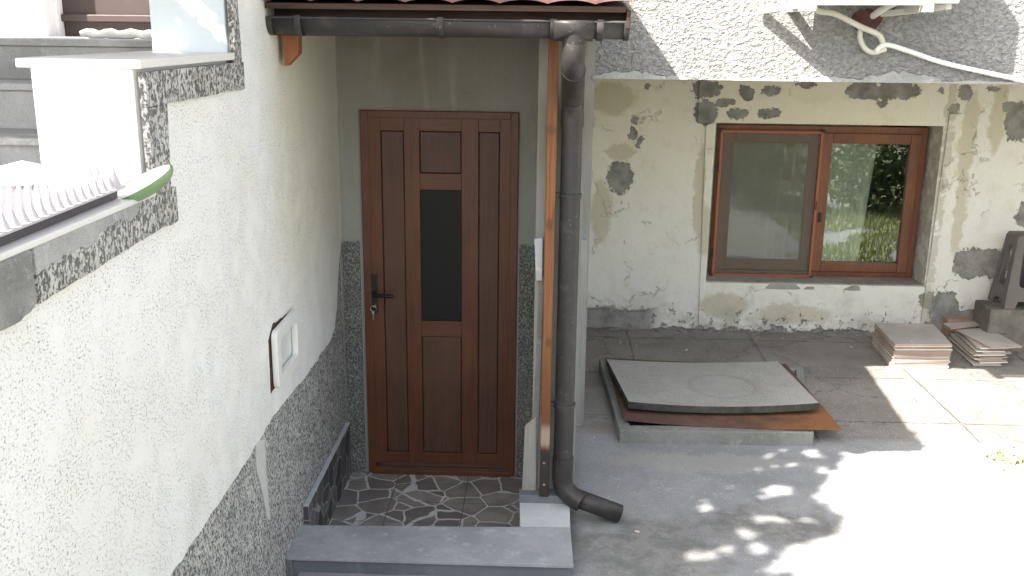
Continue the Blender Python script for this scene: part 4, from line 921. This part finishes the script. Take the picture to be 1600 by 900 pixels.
# ---------------------------------------------------------------- things on the ledge
LZ2 = cz1 + .024
mat_t = thing('spiked_mat', (WX - .12, 2.0, LZ2), 'pale pink plastic mat of pointed spikes lying tilted along the ledge', 'mat')
mz = LZ2 + .035
e0 = onZ(196, 290, mz); e1 = onZ(-40, 382, mz)
dv = (e1 - e0); dvn = dv.normalized(); wv = Vector((-.94, .1, 0)).normalized(); Wm = .34
mb = MB(); p = [e0, e1, e1 + wv * Wm, e0 + wv * Wm]
vs = [q - Vector((0, 0, .006)) for q in p] + [q for q in p]
mb.add(vs, [(0, 1, 2, 3), (4, 5, 6, 7), (0, 1, 5, 4), (1, 2, 6, 5), (2, 3, 7, 6), (3, 0, 4, 7)]).build('base', M['pink'], mat_t)
mb = MB(); q = [x + Vector((0, 0, -.0065)) for x in p]; q = [q[0] + Vector((-.02, -.01, 0)), q[1] + Vector((-.02, 0, 0)), q[2], q[3]]
mb.add([x - Vector((0, 0, .026)) for x in q] + q, [(0, 1, 2, 3), (4, 5, 6, 7), (0, 1, 5, 4), (1, 2, 6, 5), (2, 3, 7, 6), (3, 0, 4, 7)]).build('underlay', M['mat_under'], mat_t)  # dark board below the mat, the shadow there put into its colour
sp = MB(); Lm = dv.length; nl = int(Lm / .043); nw = 7
for i in range(nl):
    for j in range(nw):
        c_ = e0 + dvn * (.02 + i * .043) + wv * (.022 + j * .048); r_ = .018; hh = .060
        k = 8; vs = [c_ + Vector((r_ * math.cos(2 * math.pi * t / k), r_ * math.sin(2 * math.pi * t / k), 0)) for t in range(k)] + [c_ + Vector((r_ * .3 * math.cos(2 * math.pi * t / k), r_ * .3 * math.sin(2 * math.pi * t / k), hh * .55)) for t in range(k)] + [c_ + Vector((0, 0, hh))]
        sp.add(vs, [(t, (t + 1) % k, k + (t + 1) % k, k + t) for t in range(k)] + [(k + t, k + (t + 1) % k, 2 * k) for t in range(k)], True)
tag(sp.build('spikes', M['pink'], mat_t), kind='stuff')
# curved white plastic shell with green inside
ga, gb = onZ(150, 292, LZ2 + .03), onZ(258, 287, LZ2 + .03)
sh_t = thing('plastic_shell', (gb.x, gb.y, LZ2), 'curved white plastic shell with green outside at the end of the ledge', 'plastic shell')
sc_ = onZ(212, 288, LZ2 + .040)
Msh = Matrix.Translation(sc_ + Vector((0, .02, 0))) @ Vector((.50, .45, -.85)).to_track_quat('-Z', 'Y').to_matrix().to_4x4() @ Matrix.Rotation(R(0), 4, 'Z')
ax1 = (Msh.to_3x3().inverted() @ Vector((1, .05, 0))); phi = math.atan2(ax1.y, ax1.x); Msh = Msh @ Matrix.Rotation(phi, 4, 'Z')
for sc2, nm, mt_ in ((1, 'outer_skin', 'green'), (.95, 'inner_skin', 'white_plastic')):
    vs = []; nn, kk = 10, 28
    for i in range(nn + 1):
        for k in range(kk):
            a = math.pi / 2 * i / nn; b = 2 * math.pi * k / kk
            vs.append(Msh @ Vector((.118 * sc2 * math.cos(a) * math.cos(b), .050 * sc2 * math.cos(a) * math.sin(b), -(.045 if sc2 == 1 else .038) * math.sin(a))))
    MB().add(vs, [(i * kk + k, i * kk + (k + 1) % kk, (i + 1) * kk + (k + 1) % kk, (i + 1) * kk + k) for i in range(nn) for k in range(kk)], True).build(nm, M[mt_], sh_t, fix=False)
# folded white cloth with dark emblem
fc = thing('folded_cap', (onZ(25, 290, LZ2 + .04).x, onZ(25, 290, LZ2 + .04).y, LZ2), 'white folded cap with a small dark ring emblem at the left end of the ledge', 'cap')
p0 = onY(-20, 292, 2.55); p1 = onY(62, 292, 2.55); p2 = onY(20, 253, 2.62)
bm_ = MB(); prof = [(p0.x, p0.z), (p1.x, p0.z - .004), (p1.x - .004, p0.z + .035), (p1.x - .03, p2.z - .012), (p2.x + .01, p2.z), (p0.x + .03, p2.z - .006), (p0.x, p0.z + .03)]
bm_.prism(prof, 'Y', 2.50, 2.66); bm_.build('crown', M['cloth'], fc, .012, seg=4)
e_ = onY(38, 263, 2.49); MB().tube([(e_.x + .014 * math.cos(t * math.pi / 6), 2.498, e_.z + .006 * math.sin(t * math.pi / 6)) for t in range(13)], .0014, 6, False).build('emblem', M['navy'], fc)
MB().box(onY(2, 286, 2.47).x, onY(55, 286, 2.47).x, 2.44, 2.50, onY(30, 288, 2.47).z, onY(30, 281, 2.47).z).build('peak', M['cloth'], fc, .004)
MB().box(onY(8, 290, 2.46).x, onY(28, 290, 2.46).x, 2.455, 2.475, onY(30, 290, 2.46).z, onY(30, 286, 2.46).z).build('label_patch', M['navy'], fc, .002)

# ---------------------------------------------------------------- weeds, grass, trees and yard beyond the frame
def blades(name, area, n, hmin, hmax, mat, label=None, cat=None, kind=None, w=.006, spread=.5):
    mb = MB()
    for i in range(n):
        x, y = area(); h_ = random.uniform(hmin, hmax); a = random.uniform(0, 6.28); l = random.uniform(.1, spread) * h_
        dx, dy_ = math.cos(a) * l, math.sin(a) * l; px, py = -math.sin(a) * w, math.cos(a) * w
        mb.add([(x - px, y - py, .01), (x + px, y + py, .01), (x + dx * .5 + px * .8, y + dy_ * .5 + py * .8, h_ * .6), (x + dx * .5 - px * .8, y + dy_ * .5 - py * .8, h_ * .6), (x + dx, y + dy_, h_)], [(0, 1, 2, 3), (3, 2, 4)])
    o = mb.build(name, mat, None, fix=False); return tag(o, label, cat, None, kind)
wc = onZ(1572, 722, 0)
def wa():
    return random.gauss(wc.x + .02, .10), random.gauss(wc.y, .07)
blades('weed', wa, 110, .02, .06, M['weed'], 'small sparse green weed growing on the sunlit concrete at the right edge', 'weed', w=.008, spread=1.2)
def gra():
    while True:
        x, y = random.uniform(3.1, 6.5), random.uniform(.5, 5.9)
        if noise.noise(Vector((x * 1.3, y * 1.3, 0))) > -.25: return x, y
blades('grass', gra, 24000, .03, .10, M['grass'], 'dry green grass growing right of the concrete yard', 'grass', 'stuff', w=.006)
def leaves(pts, size, mat, name, parent):
    mb = MB()
    for c_ in pts:
        a = random.uniform(0, 6.28); b = random.uniform(-1.2, 1.2); s_ = size * random.uniform(.6, 1.3)
        u = Vector((math.cos(a) * math.cos(b), math.sin(a) * math.cos(b), math.sin(b))); v = u.cross(Vector((random.uniform(-1, 1), random.uniform(-1, 1), random.uniform(-1, 1)))).normalized()
        mb.add([c_ - u * s_, c_ + v * s_ * .45, c_ + u * s_, c_ - v * s_ * .45], [(0, 1, 2, 3)])
    return mb.build(name, mat, parent, fix=False)
# tree whose crown throws the dappled shade: crown above and left of the stairs
def back(x, y, t, z=0): return Vector((x - LX * t, y - LY * t, z + t))
tree = thing('tree', (-6.2, -.6, 0), 'leafy tree left of the stairs whose crown shades the yard', 'tree')
shade_poly = [onZ(*p, 0) for p in [(1432, 702), (1310, 700), (1290, 735), (1255, 775), (1300, 812), (1285, 835), (1215, 852), (1195, 880), (1225, 905), (1180, 960)]]
def in_shade(x, y):
    # boundary x as a function of y along the photographed edge
    ps = sorted([(p.y, p.x) for p in shade_poly])
    if y <= ps[0][0]: bx = ps[0][1] - (ps[0][0] - y) * .2
    elif y >= ps[-1][0]: bx = ps[-1][1]
    else:
        for (ya, xa), (yb, xb) in zip(ps[:-1], ps[1:]):
            if ya <= y <= yb: bx = xa + (xb - xa) * (y - ya) / max(1e-6, yb - ya); break
    return x < bx + .05
holes = [(1108, 797, .085), (1168, 836, .11), (1190, 780, .055), (1165, 790, .05), (1228, 768, .10), (1222, 818, .05), (1140, 863, .09), (1225, 705, .08), (1275, 712, .12), (1238, 728, .06), (1290, 738, .08), (1185, 862, .10), (1210, 895, .09), (1262, 815, .07)]
hz_ = [(onZ(a, b, 0), r) for a, b, r in holes]
cl = []; tries = 0
while len(cl) < 30000 and tries < 300000:
    tries += 1
    x, y = random.uniform(-1.6, 2.6), random.uniform(3.86, 6.4)
    if y < 3.95 + .5 * max(0, .3 - x): 
        if x < .35: continue
    if not in_shade(x, y): continue
    if any((x - h.x) ** 2 + ((y - h.y) * .8) ** 2 < (r * .54) ** 2 for h, r in hz_): continue
    if 4.9 < y < 5.5 and .33 < x < .76 and math.sin((x * .9 + y * .5) * 24) > .25: continue
    if not in_shade(x + .45, y) and noise.noise(Vector((x * 5, y * 5, 5))) < -.30: continue
    t = 2.9 + 1.0 * abs(noise.noise(Vector((x * 1.5, y * 1.5, 9)))) + random.uniform(0, .9)
    cl.append(back(x, y, t))
leaves(cl, .05, M['leaf'], 'crown', tree)
tk = MB(); tk.tube(smooth_path([(-6.2, -.6, 0), (-6.1, -.5, 2), (-5.6, -.1, 4), (-5.0, .4, 5.6)], 5), [.16 - .006 * i for i in range(16)], 12)
for q in ((-3.0, 2.3, 4.2), (-2.2, 1.8, 4.0), (-2.6, 2.9, 3.9), (-3.4, 3.0, 4.3), (-2.6, 1.9, 4.4)): tk.tube(smooth_path([(-5.6, -.1, 4), (-4.3, 1.0, 4.6), q], 6), [.07 - .0045 * i for i in range(13)], 8)
tk.build('trunk', M['bark'], tree)
# shrubs and yard seen only in the window glass
for i, (x, y, r_, hh) in enumerate([(4.7, 2.3, .8, 1.15), (3.1, 2.0, .8, 1.1), (6.8, 3.4, .9, 2.0), (2.8, -2.0, 1.0, 2.6), (1.2, -3.2, 1.1, 2.7), (6.6, -1.6, 1.2, 3.4)]):
    sh0 = thing('shrub', (x, y, 0), ['dark bushy shrub in the grass right of the yard', 'dark shrub at the near edge of the grass', 'low dark shrub farthest right beside the house', 'dark shrub behind the viewer', 'broad dark shrub behind the viewer on the left', 'tallest dark shrub at the back of the garden'][i], 'shrub', 'shrubs round the yard')
    pts = []
    while len(pts) < 2600:
        a, b, c_ = [random.gauss(0, .45) for _ in range(3)]
        z = hh * .5 + c_ * hh * .5
        if z < .05: continue
        pts.append(Vector((x + a * r_, y + b * r_, z)))
    leaves(pts, .06, M['bushleaf'], 'foliage', sh0)
    MB().tube([(x, y, 0), (x + .05, y, hh * .7)], [.04, .015], 8).build('stem', M['bark'], sh0)
gw = MB().box(-7, 9, -7.2, -7.0, 0, 2.2); tag(gw.build('garden_wall', M['facade']), 'long plastered garden wall closing the yard behind the viewer', 'wall')
# small chips and bits of rubble on the concrete
for i in range(26):
    px, py = random.choice([(random.uniform(905, 960), random.uniform(640, 700)), (random.uniform(1290, 1420), random.uniform(600, 690)), (random.uniform(930, 1350), random.uniform(515, 550)), (random.uniform(905, 1010), random.uniform(800, 890))])
    q = onZ(px, py, .01); s_ = random.uniform(.004, .012); mb = MB(); mb.box(-s_, s_, -s_ * .6, s_ * .6, -.003, s_ * .5, Matrix.Rotation(random.uniform(0, 3), 4, 'Z'))
    o = mb.build('rubble_chip', M['tile_c' if i % 2 else 'rough_cement'], None, .002); o.location = (q.x, q.y, .014); tag(o, 'tiny chip of rubble lying loose on the concrete', 'rubble chip', 'rubble chips')
